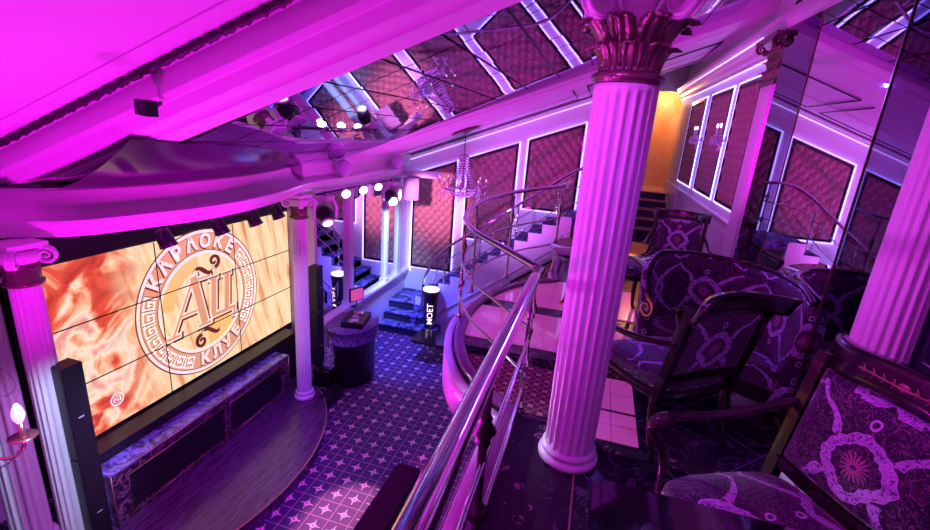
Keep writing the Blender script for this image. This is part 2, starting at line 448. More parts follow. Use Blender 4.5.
# white ledge round the balcony outside the railing
mb = MB()
le = [(-.45, 7.9), (-.45, 6.4)] + [(p.x, p.y) for p in arc(EA - .02, EB_ - .02)] + [(-.45, 2.6), (-.45, -.5)]
mb.sweep([(x, y, -.16) for x, y in le], [(-.04, -.16), (.04, -.16), (.04, .15), (.035, .16), (-.035, .16), (-.04, .15)])
struct(mb, 'trim_1', 'plaster_gloss', 'white curved ledge along the outer edge of the balcony')
mb = MB()
mb.sweep([(p.x, p.y, .025) for p in [V((-.41, 7.9, 0)), V((-.41, 6.3, 0))] + arc(EA - .12, EB_ - .12) + [V((-.355, 2.65, 0)), V((-.355, -.5, 0))]], [(-.05, -.025), (.05, -.025), (.05, .02), (.03, .03), (-.03, .03), (-.05, .02)])
struct(mb, 'trim_2', 'kerb_gloss', 'glossy plum kerb under the balcony railing')
# inlays on the upper floor
def inside(pts, z0, z1, name, mat, label):
    mb = MB(); mb.prism(pts, lambda q: (q[0], q[1], z0), lambda q: (q[0], q[1], z1)); return struct(mb, name, mat, label, fix=True)
def clipell(y0, y1, xr, inset=.12, n=14):
    pts = [(xr, y0), (xr, y1)]
    for i in range(n + 1):
        y = y1 + (y0 - y1) * i / n; t = (y - EC.y) / (EB_ - inset)
        pts.append((EC.x - (EA - inset) * sqrt(max(0, 1 - t * t)), y))
    return pts
inside([(-.32, 2.86), (.14, 2.86)] + [(.14, 3.55)] + [(EC.x - (EA - .12) * sqrt(max(0, 1 - ((y - EC.y) / (EB_ - .12)) ** 2)), y) for y in (3.55, 3.4, 3.2, 3.05, 2.95)], 0, .006, 'floor_carpet_inlay', 'landing_carpet', 'red and gold lattice carpet on the balcony landing')
inside(clipell(3.62, 3.72, .62), 0, .05, 'trim_3', 'dark_marble_fascia', 'low dark kerb between landing carpet and lit glass floor')
inside(clipell(3.9, 4.72, .62), 0, .012, 'floor_glass_near', 'lit_glass', 'glowing pink glass floor tiles under the round table, near strip')
inside(clipell(4.98, 6.0, .62), 0, .012, 'floor_glass_far', 'lit_glass', 'glowing pink glass floor tiles near the far railing')
inside([(.18, 2.76), (.5, 2.76), (.5, 3.1), (.18, 3.1)], 0, .008, 'floor_glass_front', 'lit_glass', 'pink lit glass floor panel right of the big column, front tile')
inside([(.18, 3.14), (.5, 3.14), (.5, 3.6), (.18, 3.6)], 0, .008, 'floor_glass_mid', 'lit_glass', 'pink lit glass floor panel right of the big column, second tile')
inside([(-.34, -.5), (-.06, -.5), (-.06, 2.8), (-.34, 2.8)], 0, .006, 'floor_border_runner', 'dark_border_carpet', 'dark floral border runner beside the railing')
inside([(-.06, 2.64), (XR, 2.64), (XR, 2.72), (-.06, 2.72)], 0, .005, 'floor_border_strip', 'dark_border_carpet', 'dark floral border strip across the balcony floor')
inside([(.11, 1.2), (.12, 1.2), (.12, 2.35), (.11, 2.35)], 0, .004, 'trim_4', 'brass_trim', 'thin metal joint in the marble floor below the column')

# walls
mb = MB(); mb.box(XL - .1, -3.9, -1.0, -.9, FZ, 3)
# far panelled wall (y = 9)
mb = MB()
mb.prism([(-4.0, FZ), (.35, FZ), (.35, zp(2.72, .35)), (-4.0, zp(2.72, -4.0))], lambda q: (q[0], YB + .15, q[1]), lambda q: (q[0], YB, q[1]))
struct(mb, 'wall_far', 'plaster', 'white panelled wall behind the staircase', fix=True)
mb = MB(); mb.box(.3, .4, 9.0, 12.0, 0, 3.1)
struct(mb, 'wall_stairwell', 'plaster', 'white wall left of the upper steps')
# right wall
mb = MB(); mb.box(XR, XR + .15, -1.0, 12.0, -.3, 3.6)
struct(mb, 'wall_right', 'plaster', 'white wall with tufted panels and tall mirrors on the right')
# end wall with the glowing opening, warm room behind
mb = MB()
mb.box(.35, 1.02, 11.8, 11.9, 0, 3.4); mb.box(1.02, 1.6, 11.8, 11.9, 3.0, 3.6)
struct(mb, 'wall_end', 'plaster', 'white end wall beside the orange doorway')
mb = MB(); mb.box(.9, 1.75, 12.7, 12.8, .8, 3.3); mb.box(.85, .92, 11.9, 12.8, .8, 3.3); mb.box(1.7, 1.75, 11.9, 12.8, .8, 3.3); mb.box(.9, 1.75, 11.9, 12.8, 3.25, 3.35); mb.box(.9, 1.75, 11.8, 12.8, .7, .8)
struct(mb, 'wall_corridor', 'orange_wall', 'warm amber corridor beyond the upper steps')
light('POINT', 'corridor_lamp', (1.3, 12.3, 2.9), None, (1, .50, .27), 14, .05)
# near-left wall, stage side walls
mb = MB(); mb.box(-3.6, -3.5, -1.0, 1.42, FZ, 2.6); mb.box(-5.3, -3.55, 1.35, 1.42, FZ, 2.2)
struct(mb, 'wall_near_left', 'lavender_paint', 'plain pink wall left of the stage')
mb = MB(); mb.box(-5.3, -5.16, 1.3, 2.62, FZ, 1.6); mb.box(-5.3, -4.75, 2.62, 2.68, FZ, 1.6); mb.box(-4.9, -4.75, 2.68, 9.15, FZ, 1.6)
struct(mb, 'wall_left', 'dark_wood', 'dark wall behind the stage screen')
mb = MB(); mb.box(-5.16, -5.08, 1.42, 2.61, FZ, 1.2)
struct(mb, 'wall_stage_side', 'lavender_paint', 'pale wall at the far lower left beside the pilaster')
mb = MB(); mb.box(-1.0, XR, -1.05, -.95, -.3, 3.8); mb.box(-3.6, -1.0, -1.05, -.95, FZ, 3.2)
struct(mb, 'wall_back', 'plaster', 'white wall behind the viewer')
# wall under balcony edge seen from the pit
mb = MB(); mb.box(-.45, -.38, 6.1, 8.1, FZ, -.28)
struct(mb, 'wall_under_balcony', 'plaster', 'white wall under the far end of the balcony')

# ceiling: sloping slabs and beams
def slope_slab(mb, x0, x1, y0, y1, z0, th=.12, mi=0):
    mb.hexa([(x0, y0, zp(z0, x0)), (x1, y0, zp(z0, x1)), (x1, y1, zp(z0, x1)), (x0, y1, zp(z0, x0)),
             (x0, y0, zp(z0, x0) + th), (x1, y0, zp(z0, x1) + th), (x1, y1, zp(z0, x1) + th), (x0, y1, zp(z0, x0) + th)], mi)
def slope_prof(mb, prof, x0, x1, sm=False):
    """closed profile of (y, z at x=0) swept along the slope"""
    mb.prism(prof, lambda q: (x0, q[0], q[1] + S * x0), lambda q: (x1, q[0], q[1] + S * x1), sm)
mb = MB()
slope_slab(mb, -4.9, XR, -1.0, 2.2, 3.04)                      # near ceiling field
slope_slab(mb, -4.9, XR, 6.2, 12.9, 2.98)
slope_prof(mb, [(6.3, 2.80), (6.3, 3.0), (9.02, 3.0), (9.02, 2.73), (8.2, 2.73), (8.2, 2.75), (7.0, 2.75), (7.0, 2.73), (6.75, 2.73)], -4.2, XR)
struct(mb, 'ceiling', 'plaster', 'sloping white plaster ceiling washed magenta', fix=True)
mb = MB()   # beam over the big column
slope_prof(mb, [(2.12, 3.06), (2.12, 2.86), (2.15, 2.83), (2.18, 2.83), (2.20, 2.80), (2.22, 2.77), (2.24, 2.765), (2.36, 2.765), (2.375, 2.75), (2.385, 2.765), (2.40, 2.765), (2.41, 2.745),
                (2.64, 2.745), (2.66, 2.76), (2.68, 2.76), (2.68, 3.06)], -4.6, XR)
struct(mb, 'trim_5', 'plaster', 'wide moulded ceiling beam crossing above the fluted column', fix=True)
mb = MB()   # far beam
slope_prof(mb, [(6.12, 3.06), (6.12, 2.75), (6.16, 2.73), (6.28, 2.73), (6.30, 2.75), (6.34, 2.75), (6.36, 2.72), (6.55, 2.72), (6.58, 2.75), (6.62, 2.75), (6.66, 2.78), (6.72, 2.79), (6.78, 2.79), (6.78, 3.06)], -4.2, XR)
struct(mb, 'trim_6', 'plaster', 'moulded ceiling beam beyond the mirrored ceiling', fix=True)
mb = MB()   # dark bead on near ceiling
for k, (y, r) in enumerate(((2.06, .021),)):
    pts = [(x, y, zp(2.985, x)) for x in [-4.6 + i * .02 for i in range(300)]]
    mb.tube(pts, [r * (1 + .45 * sin(i * 1.9) * cos(i * .7)) for i in range(300)], 7)
struct(mb, 'trim_7', 'garland', 'dark carved garland moulding along the near ceiling')
mb = MB()
slope_prof(mb, [(1.93, 3.045), (1.93, 3.03), (1.96, 3.02), (2.0, 3.02), (2.03, 3.005), (2.09, 3.005), (2.12, 2.98), (2.13, 3.045)], -4.6, XR)
struct(mb, 'trim_8', 'plaster', 'fine plaster moulding beside the dark garland', fix=True)
# rectangle line on far soffit
mb = MB()
for a, b in (((-3.9, 8.75), (-.55, 8.75)), ((-.55, 8.75), (-.55, 7.35)), ((-.35, 8.75), (1.3, 8.75)), ((-.35, 8.75), (-.35, 7.3)), ((1.3, 8.75), (1.3, 7.3)), ((-.35, 7.3), (1.3, 7.3))):
    mb.tube([(a[0], a[1], zp(2.728, a[0])), (b[0], b[1], zp(2.728, b[0]))], .011, 6)
struct(mb, 'trim_9', 'dark_metal', 'thin dark line moulding on the far ceiling')
for k, (x, y, lab) in enumerate(((1.25, 11.5, 'farthest of the small square ceiling vents by the amber corridor'), (1.25, 10.9, 'third of the small square ceiling vents, counted from the big column'), (1.25, 10.3, 'second of the small square ceiling vents, counted from the big column'), (1.25, 9.6, 'nearest small square ceiling vent beside the big column'))):
    zv = zp(2.978, x); root = thing('ceiling_vent', lab, 'vent', (x, y, zv), 'small square ceiling vents')
    mb = MB(); slope_slab(mb, x - .09, x + .09, y - .17, y + .17, zv - S * x - .012, .01); mb.build('frame', 'plaster_gloss', root)
    mb = MB()
    for q in range(4): slope_slab(mb, x - .07 + .038 * q, x - .045 + .038 * q, y - .11, y + .11, zv - S * x - .018, .006)
    mb.build('slats', 'dark_metal', root)
# cornice above far wall
mb = MB()
for dz, dy, h in ((-.02, .10, .05), (-.09, .05, .05)):
    slope_prof(mb, [(9.02, 2.72 + dz), (9.02 - dy, 2.72 + dz), (9.02 - dy, 2.72 + dz - h * .6), (9.02, 2.72 + dz - h)], -4.0, .35)
struct(mb, 'trim_10', 'plaster_gloss', 'white cornice above the tufted wall panels', fix=True)
mb = MB(); mb.tube([(-3.9, 8.93, zp(2.62, -3.9)), (.3, 8.93, zp(2.62, .3))], .008, 6)
tag(mb.build('led_strip', 'led_soft'), 'violet light strip under the far cornice', 'light strip')

# mirrored ceiling between the beams
root = thing('ceiling_mirror', 'coffer of mirrored ceiling tiles between the two beams', 'mirror', (-1.5, 4.4, 2.3))
mb = MB(); rnd = random.Random(3)
SM, ZM = .41, 2.82
x0, x1, y0, y1 = -4.3, 1.2, 2.68, 6.12
nx, ny = 15, 8
dx, dy = (x1 - x0) / nx, (y1 - y0) / ny
for i in range(nx):
    for j in range(ny):
        xa, xb, ya, yb = x0 + i * dx + .009, x0 + (i + 1) * dx - .009, y0 + j * dy + .009, y0 + (j + 1) * dy - .009
        ax, ay = rnd.uniform(-.004, .004), rnd.uniform(-.004, .004); xm, ym = (xa + xb) / 2, (ya + yb) / 2
        q = [(x, y, ZM + SM * x + ax * (x - xm) + ay * (y - ym)) for x, y in ((xa, ya), (xb, ya), (xb, yb), (xa, yb))]
        mb.add([V(k) for k in q], [(3, 2, 1, 0)])
mb.build('mirror_tiles', 'mirror_smoked', root)
mb = MB(); mb.hexa([(x, y, ZM + SM * x + d) for d in (.01, .08) for x, y in ((x0, y0), (x1, y0), (x1, y1), (x0, y1))])
mb.build('backing', 'dark_metal', root, fix=True)
mb = MB(); slope_slab(mb, 1.2, XR, 2.68, 6.12, 2.86)
struct(mb, 'ceiling_edge', 'plaster', 'narrow plaster strip of ceiling above the wall mirrors')

# right cornice
mb = MB()
prof = [(0, 3.10), (-.20, 3.10), (-.20, 3.05), (-.17, 3.03), (-.15, 2.98), (-.10, 2.95), (-.08, 2.90), (-.05, 2.88), (-.05, 2.84), (0, 2.82)]
mb.prism(prof, lambda q: (XR + .01 + q[0], -1, q[1] - .02), lambda q: (XR + .01 + q[0], 11.8, q[1] - .02))
struct(mb, 'trim_11', 'plaster_gloss', 'deep white cornice along the right wall', fix=True)
mb = MB(); mb.box(XR - .16, XR - .14, 5.8, 11.7, 2.985, 3.0)
mb.box(XR - .045, XR - .03, 5.8, 11.7, 2.80, 2.81)
tag(mb.build('led_strip', 'led_soft'), 'violet light strip in the right wall cornice', 'light strip')
# dado
mb = MB()
mb.prism([(0, 1.06), (-.05, 1.06), (-.06, 1.04), (-.04, 1.02), (-.03, .98), (0, .96)], lambda q: (XR + .01 + q[0], 5.7, q[1]), lambda q: (XR + .01 + q[0], 11.8, q[1]))
mb.prism([(0, 1.06), (-.05, 1.06), (-.06, 1.04), (-.04, 1.02), (-.03, .98), (0, .96)], lambda q: (XR + .01 + q[0], -.9, q[1]), lambda q: (XR + .01 + q[0], 2.5, q[1]))
mb.prism([(0, .16), (-.03, .16), (-.03, 0), (0, 0)], lambda q: (XR + .01 + q[0], 5.7, q[1]), lambda q: (XR + .01 + q[0], 9.9, q[1]))
for ya, yb in ((5.85, 7.0), (7.15, 8.6), (8.75, 9.8), (1.5, 2.45), (.3, 1.4)):
    for a, b in (((ya, .25), (yb, .25)), ((yb, .25), (yb, .88)), ((yb, .88), (ya, .88)), ((ya, .88), (ya, .25))):
        mb.tube([(XR - .005, a[0], a[1]), (XR - .005, b[0], b[1])], .014, 6)
struct(mb, 'trim_12', 'plaster_gloss', 'white dado rail and panel mouldings on the right wall', fix=True)

# ---------------------------------------------------------------- tufted panels
def tufted(label, quad, nrm, group, led='led', px=.17, pz=.2, name='tufted_panel', dep=.058):
    """quad: bottom-left, bottom-right, top-right, top-left in 3D; nrm points into the room"""
    bl, br, tr, tl = [V(q) for q in quad]; nrm = V(nrm)
    ce = (bl + br + tr + tl) / 4; root = thing(name, label, 'wall panel', ce, group)
    W_ = (br - bl).length; H_ = max((tl - bl).length, (tr - br).length)
    fw = .035
    def inset(d):
        c = [bl, br, tr, tl]; out = []
        for i in range(4):
            a, b, e = c[i - 1], c[i], c[(i + 1) % 4]
            u1 = (a - b).normalized(); u2 = (e - b).normalized(); sn = u1.cross(u2).length
            out.append(b + (u1 + u2) * (d / max(sn, .3)))
        return out
    ib = inset(fw)
    ux = (br - bl).normalized(); uz = V((0, 0, 1))
    n1 = max(24, int(W_ / .016)); n2 = max(24, int(H_ / .018))
    def f(u, v):
        p = ib[0].lerp(ib[1], u).lerp(ib[3].lerp(ib[2], u), v); a = (p - bl).dot(ux); z = p.z - bl.z
        q1 = a / px + z / pz; q2 = a / px - z / pz
        h = (abs(sin(pi * q1)) * abs(sin(pi * q2))) ** .6
        e = min(1, min(u, 1 - u) * W_ / .03, min(v, 1 - v) * H_ / .03)
        return p + nrm * (.004 + dep * h * e)
    mb = MB(); mb.grid(f, n1, n2); o = mb.build('cushion', 'capiton', root)
    bt_ = MB()
    for i_ in range(-40, 41):
        for j_ in range(-40, 41):
            a, z = (i_ + j_) * px / 2, (i_ - j_) * pz / 2
            if not (.06 < a < W_ - .06 and z > .06): continue
            top_ = tl.z - bl.z + (tr.z - tl.z) * a / W_
            if z > top_ - .06: continue
            bt_.ball(bl + ux * a + uz * z + nrm * .010, .013, 6)
    tag(bt_.build('buttons', 'capiton_button', root), kind='stuff')
    mb = MB()
    ia = [bl, br, tr, tl]; ic = ib
    for i in range(4):
        j = (i + 1) % 4; a, b, c, d = ia[i], ia[j], ic[j], ic[i]
        mb.hexa([a, b, c, d, a + nrm * .03, b + nrm * .03, c + nrm * .036, d + nrm * .036])
    mb.build('frame', 'dark_wood', root, fix=True)
    if led:
        io = inset(-.022); mb = MB(); mb.tube([q + nrm * .02 for q in io], .009, 6, closed=True); mb.build('light_strip', led, root)
    return root
fz = lambda x: 2.27 + .368 * (x) + .0     # panel top line on the far wall
def ptop(x): return 1.758 + (x + 1.361) * .368
G1 = 'tufted panels on the staircase wall'
for xa, xb, zb, lab in ((-3.68, -2.76, -1.08, 'tall tufted pink panel in the corner above the lower steps'),
                        (-2.53, -1.55, -.28, 'tufted panel behind the crystal chandelier'),
                        (-1.36, -.37, .465, 'shorter tufted panel above the top of the staircase, left of the big column'),
                        (-.17, .25, .465, 'narrow tufted panel hidden by the big column')):
    tufted(lab, ((xa, YB - .002, zb), (xb, YB - .002, zb), (xb, YB - .002, ptop(xb)), (xa, YB - .002, ptop(xa))), (0, -1, 0), G1)
G2 = 'tufted panels on the right wall'
for ya, yb, lab in ((6.93, 5.96, 'tufted panel on the right wall nearest the mirrors'), (8.52, 7.2, 'middle tufted panel on the right wall between two crystal sconces'), (10.3, 8.92, 'farthest tufted panel on the right wall beside the steps')):
    tufted(lab, ((XR, ya, 1.2), (XR, yb, 1.2), (XR, yb, 2.66), (XR, ya, 2.66)), (-1, 0, 0), G2, dep=.034)

# ---------------------------------------------------------------- right wall mirrors
for k, (ya, yb, mt, lab) in enumerate(((4.46, 5.12, 'mirror_dark', 'narrow dark tinted mirror strip beside the white pilaster'), (3.3, 4.44, 'mirror', 'wide clear wall mirror behind the patterned sofa'), (1.9, 3.28, 'mirror_dark', 'dark tinted wall mirror behind the right fluted column'))):
    root = thing('wall_mirror', lab, 'mirror', (XR - .01, (ya + yb) / 2, 0), 'tall mirrors on the right wall')
    MX = lambda y: 1.46 - .031 * (y - 4)                 # the mirrors stand slightly proud and slightly turned
    def mbox(mb, a, b, z0_, z1_, t0=-.0, t1=.02): mb.hexa([(MX(yy) + t, yy, zz) for zz in (z0_, z1_) for yy, t in ((a, t0), (a, t1), (b, t1), (b, t0))])
    mb = MB()
    zs = [.06, 1.28, 3.2] if k != 1 else [.06, 3.2]
    for a, b in zip(zs, zs[1:]): mbox(mb, ya + .003, yb - .003, a + .003, b - .003)
    mb.build('mirror_pane', mt, root, fix=True)
    mb = MB(); mbox(mb, ya - .003, ya + .003, .05, 3.2, -.006, .03); mbox(mb, ya, yb, .02, .06, -.006, .03)
    mb.build('edge_strip', 'brass_trim', root, fix=True)

# ---------------------------------------------------------------- left side: mirrors behind the DJ
mb = MB(); mb.box(-4.0, -3.8, 5.62, 9.1, FZ, 1.3)
mb.box(-4.8, -4.0, 5.72, 5.85, FZ, 1.2)
struct(mb, 'wall_dj', 'lavender_paint', 'white wall with mirrors behind the DJ desk')
root = thing('wall_mirror', 'mirror behind the DJ desk between white pilasters', 'mirror', (-3.79, 7.1, -1.1), 'mirrors behind the DJ desk')
mb = MB(); mb.box(-3.8, -3.785, 5.66, 8.45, -1.15, .82); mb.build('mirror_pane', 'mirror', root)
mb = MB()
mb.prism([(0, -1.12), (.09, -1.12), (.10, -1.16), (.06, -1.20), (.05, -1.26), (0, -1.3)], lambda q: (-3.8 + q[0], 5.62, q[1]), lambda q: (-3.8 + q[0], 8.98, q[1]))
struct(mb, 'trim_13', 'plaster_gloss', 'white sill moulding below the DJ mirror', fix=True)
mb = MB()
for ya, yb, d in ((6.48, 6.60, .07), (7.86, 7.96, .06), (8.42, 8.56, .05)):
    mb.box(-3.79, -3.79 + d, ya, yb, -1.15, .85)
    mb.box(-3.79, -3.79 + d + .02, ya - .02, yb + .02, -1.15, -1.05)
struct(mb, 'trim_14', 'plaster_gloss', 'slim white pilasters dividing the DJ mirror', bevel=.006)
mb = MB(); mb.box(-3.79, -3.775, 8.6, 8.615, -1.1, .8); mb.box(-3.7, -3.688, 8.985, 8.998, -1.2, .85)
tag(mb.build('led_strip', 'led_dim'), 'vertical violet light strips in the corner by the steps', 'light strip')

# ================================================================ columns
def fluted_rings(cx, cy, z0, z1, R, nf=20, taper=.88):
    zs = [(z0, 0), (z0 + .03, 0), (z0 + .06, .7), (z0 + .09, 1)] + [(z0 + (z1 - z0) * k / 6, 1) for k in range(1, 6)] + [(z1 - .08, 1), (z1 - .05, .7), (z1 - .03, 0), (z1, 0)]
    rg = []
    for z, d in zs:
        t = (z - z0) / (z1 - z0); Rz = R * (1 - (1 - taper) * t ** 1.3); ring = []
        for f in range(nf):
            for k in range(8):
                w_ = k / 8; q = (w_ - .5) / .36
                dip = sqrt(max(0, 1 - q * q)) * d * R * .125
                a = 2 * pi * (f + w_) / nf; r = Rz - dip; ring.append(V((cx + r * cos(a), cy + r * sin(a), z)))
        rg.append(ring)
    return rg
def leaf(mb, c, ang, r0, z0, h, w, curl, tilt=.0):
    """an acanthus leaf curling outwards"""
    rad = V((cos(ang), sin(ang), 0)); tan = V((-sin(ang), cos(ang), 0)); c = V(c)
    P4 = [(r0, z0), (r0 + tilt * .4, z0 + h * .62), (r0 + tilt + curl * .75, z0 + h * 1.12), (r0 + tilt + curl, z0 + h * .80)]
    def f(u, v):
        s = u * 2 - 1; a, b = 1 - v, v
        rr = sum(k * q[0] for k, q in zip((a ** 3, 3 * a * a * b, 3 * a * b * b, b ** 3), P4)); zz = sum(k * q[1] for k, q in zip((a ** 3, 3 * a * a * b, 3 * a * b * b, b ** 3), P4))
        ww = w * (.8 + .35 * sin(pi * min(1, v * 1.1))) * (1 if v < .72 else sqrt(max(.02, 1 - ((v - .72) / .29) ** 2))) * (1 + .07 * sin(v * 34))
        rr += .085 * w * cos(s * pi * 3) - s * s * .22 * w
        return c + rad * rr + tan * (s * ww * .5) + V((0, 0, zz))
    mb.slab(lambda u, v, k: f(u, v) - rad * (.007 * k), 14, 18, .006)
def spiral(mb, c, d, R, turns, r, n=44, flip=1, thick=None):
    """volute in the vertical plane holding direction d"""
    d = V(d).normalized(); c = V(c); pts = []; rs = []
    for i in range(n + 1):
        t = i / n; a = pi / 2 - flip * turns * 2 * pi * t; q = R * (1 - t) ** 1.0 + R * .06
        pts.append(c + d * (q * cos(a)) + V((0, 0, q * sin(a)))); rs.append(r * (1 - .6 * t))
    mb.tube(pts, rs, 8, up=V((-d.y, d.x, 0)))
def corinthian(root, cx, cy, z0, z1, R, flat=None):
    h = z1 - z0; c = (cx, cy, 0)
    mb = MB(); mb.lathe([(R * .9, z0 - .02), (R * 1.05, z0 - .015), (R * 1.16, z0), (R * 1.16, z0 + .02), (R * 1.0, z0 + .035), (R * .92, z0 + .04)], c, 48)
    mb.build('necking_ring', 'bronze', root)
    mb = MB(); mb.lathe([(R * .86, z0 + .03), (R * .86, z0 + h * .5), (R * .98, z0 + h * .75), (R * 1.25, z0 + h * .88), (R * .5, z0 + h * .88)], c, 40)
    mb.build('bell', 'column_white', root)
    mb = MB()
    for k in range(8): leaf(mb, c, 2 * pi * k / 8, R * .9, z0 + .03, h * .27, R * .72, R * .55)
    for k in range(8): leaf(mb, c, 2 * pi * (k + .5) / 8, R * .88, z0 + .05, h * .46, R * .74, R * .8, R * .2)
    mb.build('leaves', 'bronze', root)
    mb = MB(); vr = h * .20
    for k in range(4):
        a = pi / 4 + k * pi / 2; d = V((cos(a), sin(a), 0))
        for off in (-.5, .5):
            t = V((-sin(a), cos(a), 0)) * (off * R * .28)
            b0 = V((cx, cy, 0)) + d * R * .95 + V((0, 0, z0 + h * .5)) + t * 2.6; cc = V((cx, cy, 0)) + d * (R * 1.62) + V((0, 0, z1 - h * .12 - vr)) + t
            mb.tube(spline([b0, b0.lerp(cc, .5) + V((0, 0, h * .14)), cc + V((0, 0, vr))], 6), [R * .06] * 12 + [R * .075], 8)
            spiral(mb, cc, d, vr, 1.9, R * .085)
        cv = V((cx, cy, 0)) + d * (R * 1.55) + V((0, 0, z1 - h * .12 - vr)); mb.lathe([(vr * .96, -R * .12), (vr * .96, R * .12)], cv, 20, (-d.y, d.x, 0))
        mb.ball(V((cx, cy, 0)) + d * (R * 1.62) + V((0, 0, z1 - h * .12 - vr)), R * .13)
    mb.build('volutes', 'column_white', root)
    mb = MB(); poly = []
    for k in range(4):
        a = pi / 4 + k * pi / 2; b = a + pi / 2; A = V((cos(a), sin(a))) * R * 2.0; B = V((cos(b), sin(b))) * R * 2.0; mid = (A + B) / 2
        for i in range(9):
            t = .06 + .88 * i / 8; q = A.lerp(B, t); q -= mid.normalized() * (sin(pi * t) * R * .26); poly.append((q.x, q.y))
    for za, zb, s_ in ((z1 - h * .12, z1 - h * .07, .93), (z1 - h * .07, z1, 1)):
        mb.prism(poly, lambda q: (cx + q[0] * s_, cy + q[1] * s_, za), lambda q: (cx + q[0] * s_, cy + q[1] * s_, zb))
    for k in range(4):
        a = k * pi / 2; mb.ball((cx + cos(a) * R * 1.3, cy + sin(a) * R * 1.3, z1 - h * .1), R * .2, 10)
    mb.build('abacus', 'column_white', root, fix=True)
def base(root, cx, cy, z, R):
    mb = MB(); mb.lathe([(R * 1.32, z), (R * 1.40, z + .015), (R * 1.42, z + .035), (R * 1.34, z + .055), (R * 1.22, z + .06), (R * 1.16, z + .075), (R * 1.24, z + .085), (R * 1.25, z + .1), (R * 1.15, z + .115), (R * 1.02, z + .12)], (cx, cy, 0), 48)
    mb.build('base', 'column_white', root)
# the big column in the middle
root = thing('fluted_column', 'thick fluted white column standing on the balcony in the middle, with bronze leaf capital', 'column', (.063, 2.52, 0))
mb = MB(); mb.lathe([(.17, 0), (.18, .012), (.182, .03), (.172, .045), (.162, .05), (.158, .06), (.166, .07), (.164, .085), (.152, .09), (.15, .10)], (.063, 2.52, 0), 56); mb.build('base', 'column_white', root)
mb = MB(); mb.rings(fluted_rings(.063, 2.52, .08, 2.15, .147, 20, 1.04)); mb.build('shaft', 'column_white', root)
corinthian(root, .063, 2.52, 2.17, 2.66, .15)
mb = MB(); mb.box(-.20, .33, 2.26, 2.66, 2.66, 2.80); mb.build('impost_block', 'column_white', root, bevel=.01)
# right column by the wall
root = thing('fluted_column', 'pink lit fluted column against the right wall mirrors', 'column', (1.42, 2.52, 0))
mb = MB(); mb.box(1.26, 1.56, 2.36, 2.68, 0, .2); mb.build('plinth', 'plaster_gloss', root, bevel=.008)
base(root, 1.42, 2.52, .2, .125)
mb = MB(); mb.rings(fluted_rings(1.42, 2.52, .31, 2.55, .125)); mb.build('shaft', 'column_white', root)
corinthian(root, 1.40, 2.52, 2.57, 3.05, .105)
def ionic(root, cx, cy, z0, z1, R):
    h = z1 - z0; c = (cx, cy, 0)
    mb = MB(); mb.lathe([(R * .9, z0 - .03), (R * 1.18, z0 - .02), (R * 1.22, z0), (R * 1.05, z0 + .015), (R * 1.02, z0 + .03), (R * 1.1, z0 + h * .5), (R * .9, z0 + h * .5)], c, 36)
    for k in range(14):
        a = 2 * pi * k / 14
        leaf(mb, c, a, R * 1.02, z0 + .02, h * .36, R * .34, R * .12)
    mb.build('band', 'bronze', root)
    mb = MB(); vr = h * .21
    for k in range(4):
        a = k * pi / 2 + pi / 4; d = V((cos(a), sin(a), 0)); cc = V((cx, cy, z1 - h * .16 - vr)) + d * R * 1.5
        for off in (-.5, 0, .5): spiral(mb, cc + V((-sin(a), cos(a), 0)) * off * R * .35, d, vr, 1.8, R * .13)
        mb.tube([V((cx, cy, z1 - h * .2)) + d * R * .5, cc + V((0, 0, vr))], R * .16, 8)
    mb.lathe([(R * 1.0, z0 + h * .45), (R * 1.25, z0 + h * .6), (R * 1.2, z0 + h * .82)], c, 30)
    mb.box(cx - R * 1.25, cx + R * 1.25, cy - R * 1.25, cy + R * 1.25, z1 - h * .12, z1)
    mb.build('scrolls', 'column_white', root)
for cx, cy, lab in ((-3.7, 2.05, 'fluted column left of the video wall with a tall black speaker beside it'), (-3.58, 4.97, 'slim fluted column right of the video wall beside the DJ desk')):
    z0 = FZ if cy < 3 else FZ + .152
    root = thing('fluted_column', lab, 'column', (cx, cy, z0), 'columns framing the stage')
    base(root, cx, cy, z0, .1)
    mb = MB(); mb.rings(fluted_rings(cx, cy, z0 + .11, .66, .1, 16)); mb.build('shaft', 'column_white', root)
    ionic(root, cx, cy, .67, .945, .095)
# fluted pilaster behind left column
root = thing('fluted_pilaster', 'dim fluted pilaster in the corner behind the crystal wall lamp', 'pilaster', (-4.5, 2.16, FZ))
mb = MB(); mb.rings(fluted_rings(-4.5, 2.16, FZ + .12, .8, .14, 16)); mb.build('shaft', 'column_white', root)
base(root, -4.5, 2.16, FZ, .14)
# right wall pilaster
root = thing('pilaster', 'pink pilaster with bronze capital between tufted panels and mirrors', 'pilaster', (XR, 5.45, 0))
mb = MB(); mb.box(XR - .10, XR, 5.2, 5.72, 0, 2.52); mb.box(XR - .12, XR, 5.28, 5.64, .2, 2.5); mb.build('shaft', 'plaster_gloss', root, bevel=.006)
mb = MB(); mb.box(XR - .15, XR, 5.16, 5.76, 0, .16); mb.build('base', 'plaster_gloss', root, bevel=.01)
mb = MB(); mb.box(XR - .13, XR, 5.22, 5.70, 2.5, 2.54); mb.box(XR - .10, XR, 5.26, 5.66, 2.5, 2.92)
for row, (zz, n) in enumerate(((2.53, 4), (2.62, 3), (2.72, 4))):
    for i in range(n):
        c0 = len(mb.v); leaf(mb, (XR - .11, 5.30 + .32 * (i + .5 * (n == 3) + .0) / 3, 0), pi, .0, zz, .12, .11, .055)
for yy in (5.24, 5.68):
    spiral(mb, (XR - .18, yy, 2.86), (-1, (yy - 5.46) * 3, 0), .045, 1.6, .016); mb.ball((XR - .14, yy, 2.83), .03)
mb.box(XR - .22, XR, 5.14, 5.78, 2.90, 2.94)
mb.build('capital', 'bronze', root)

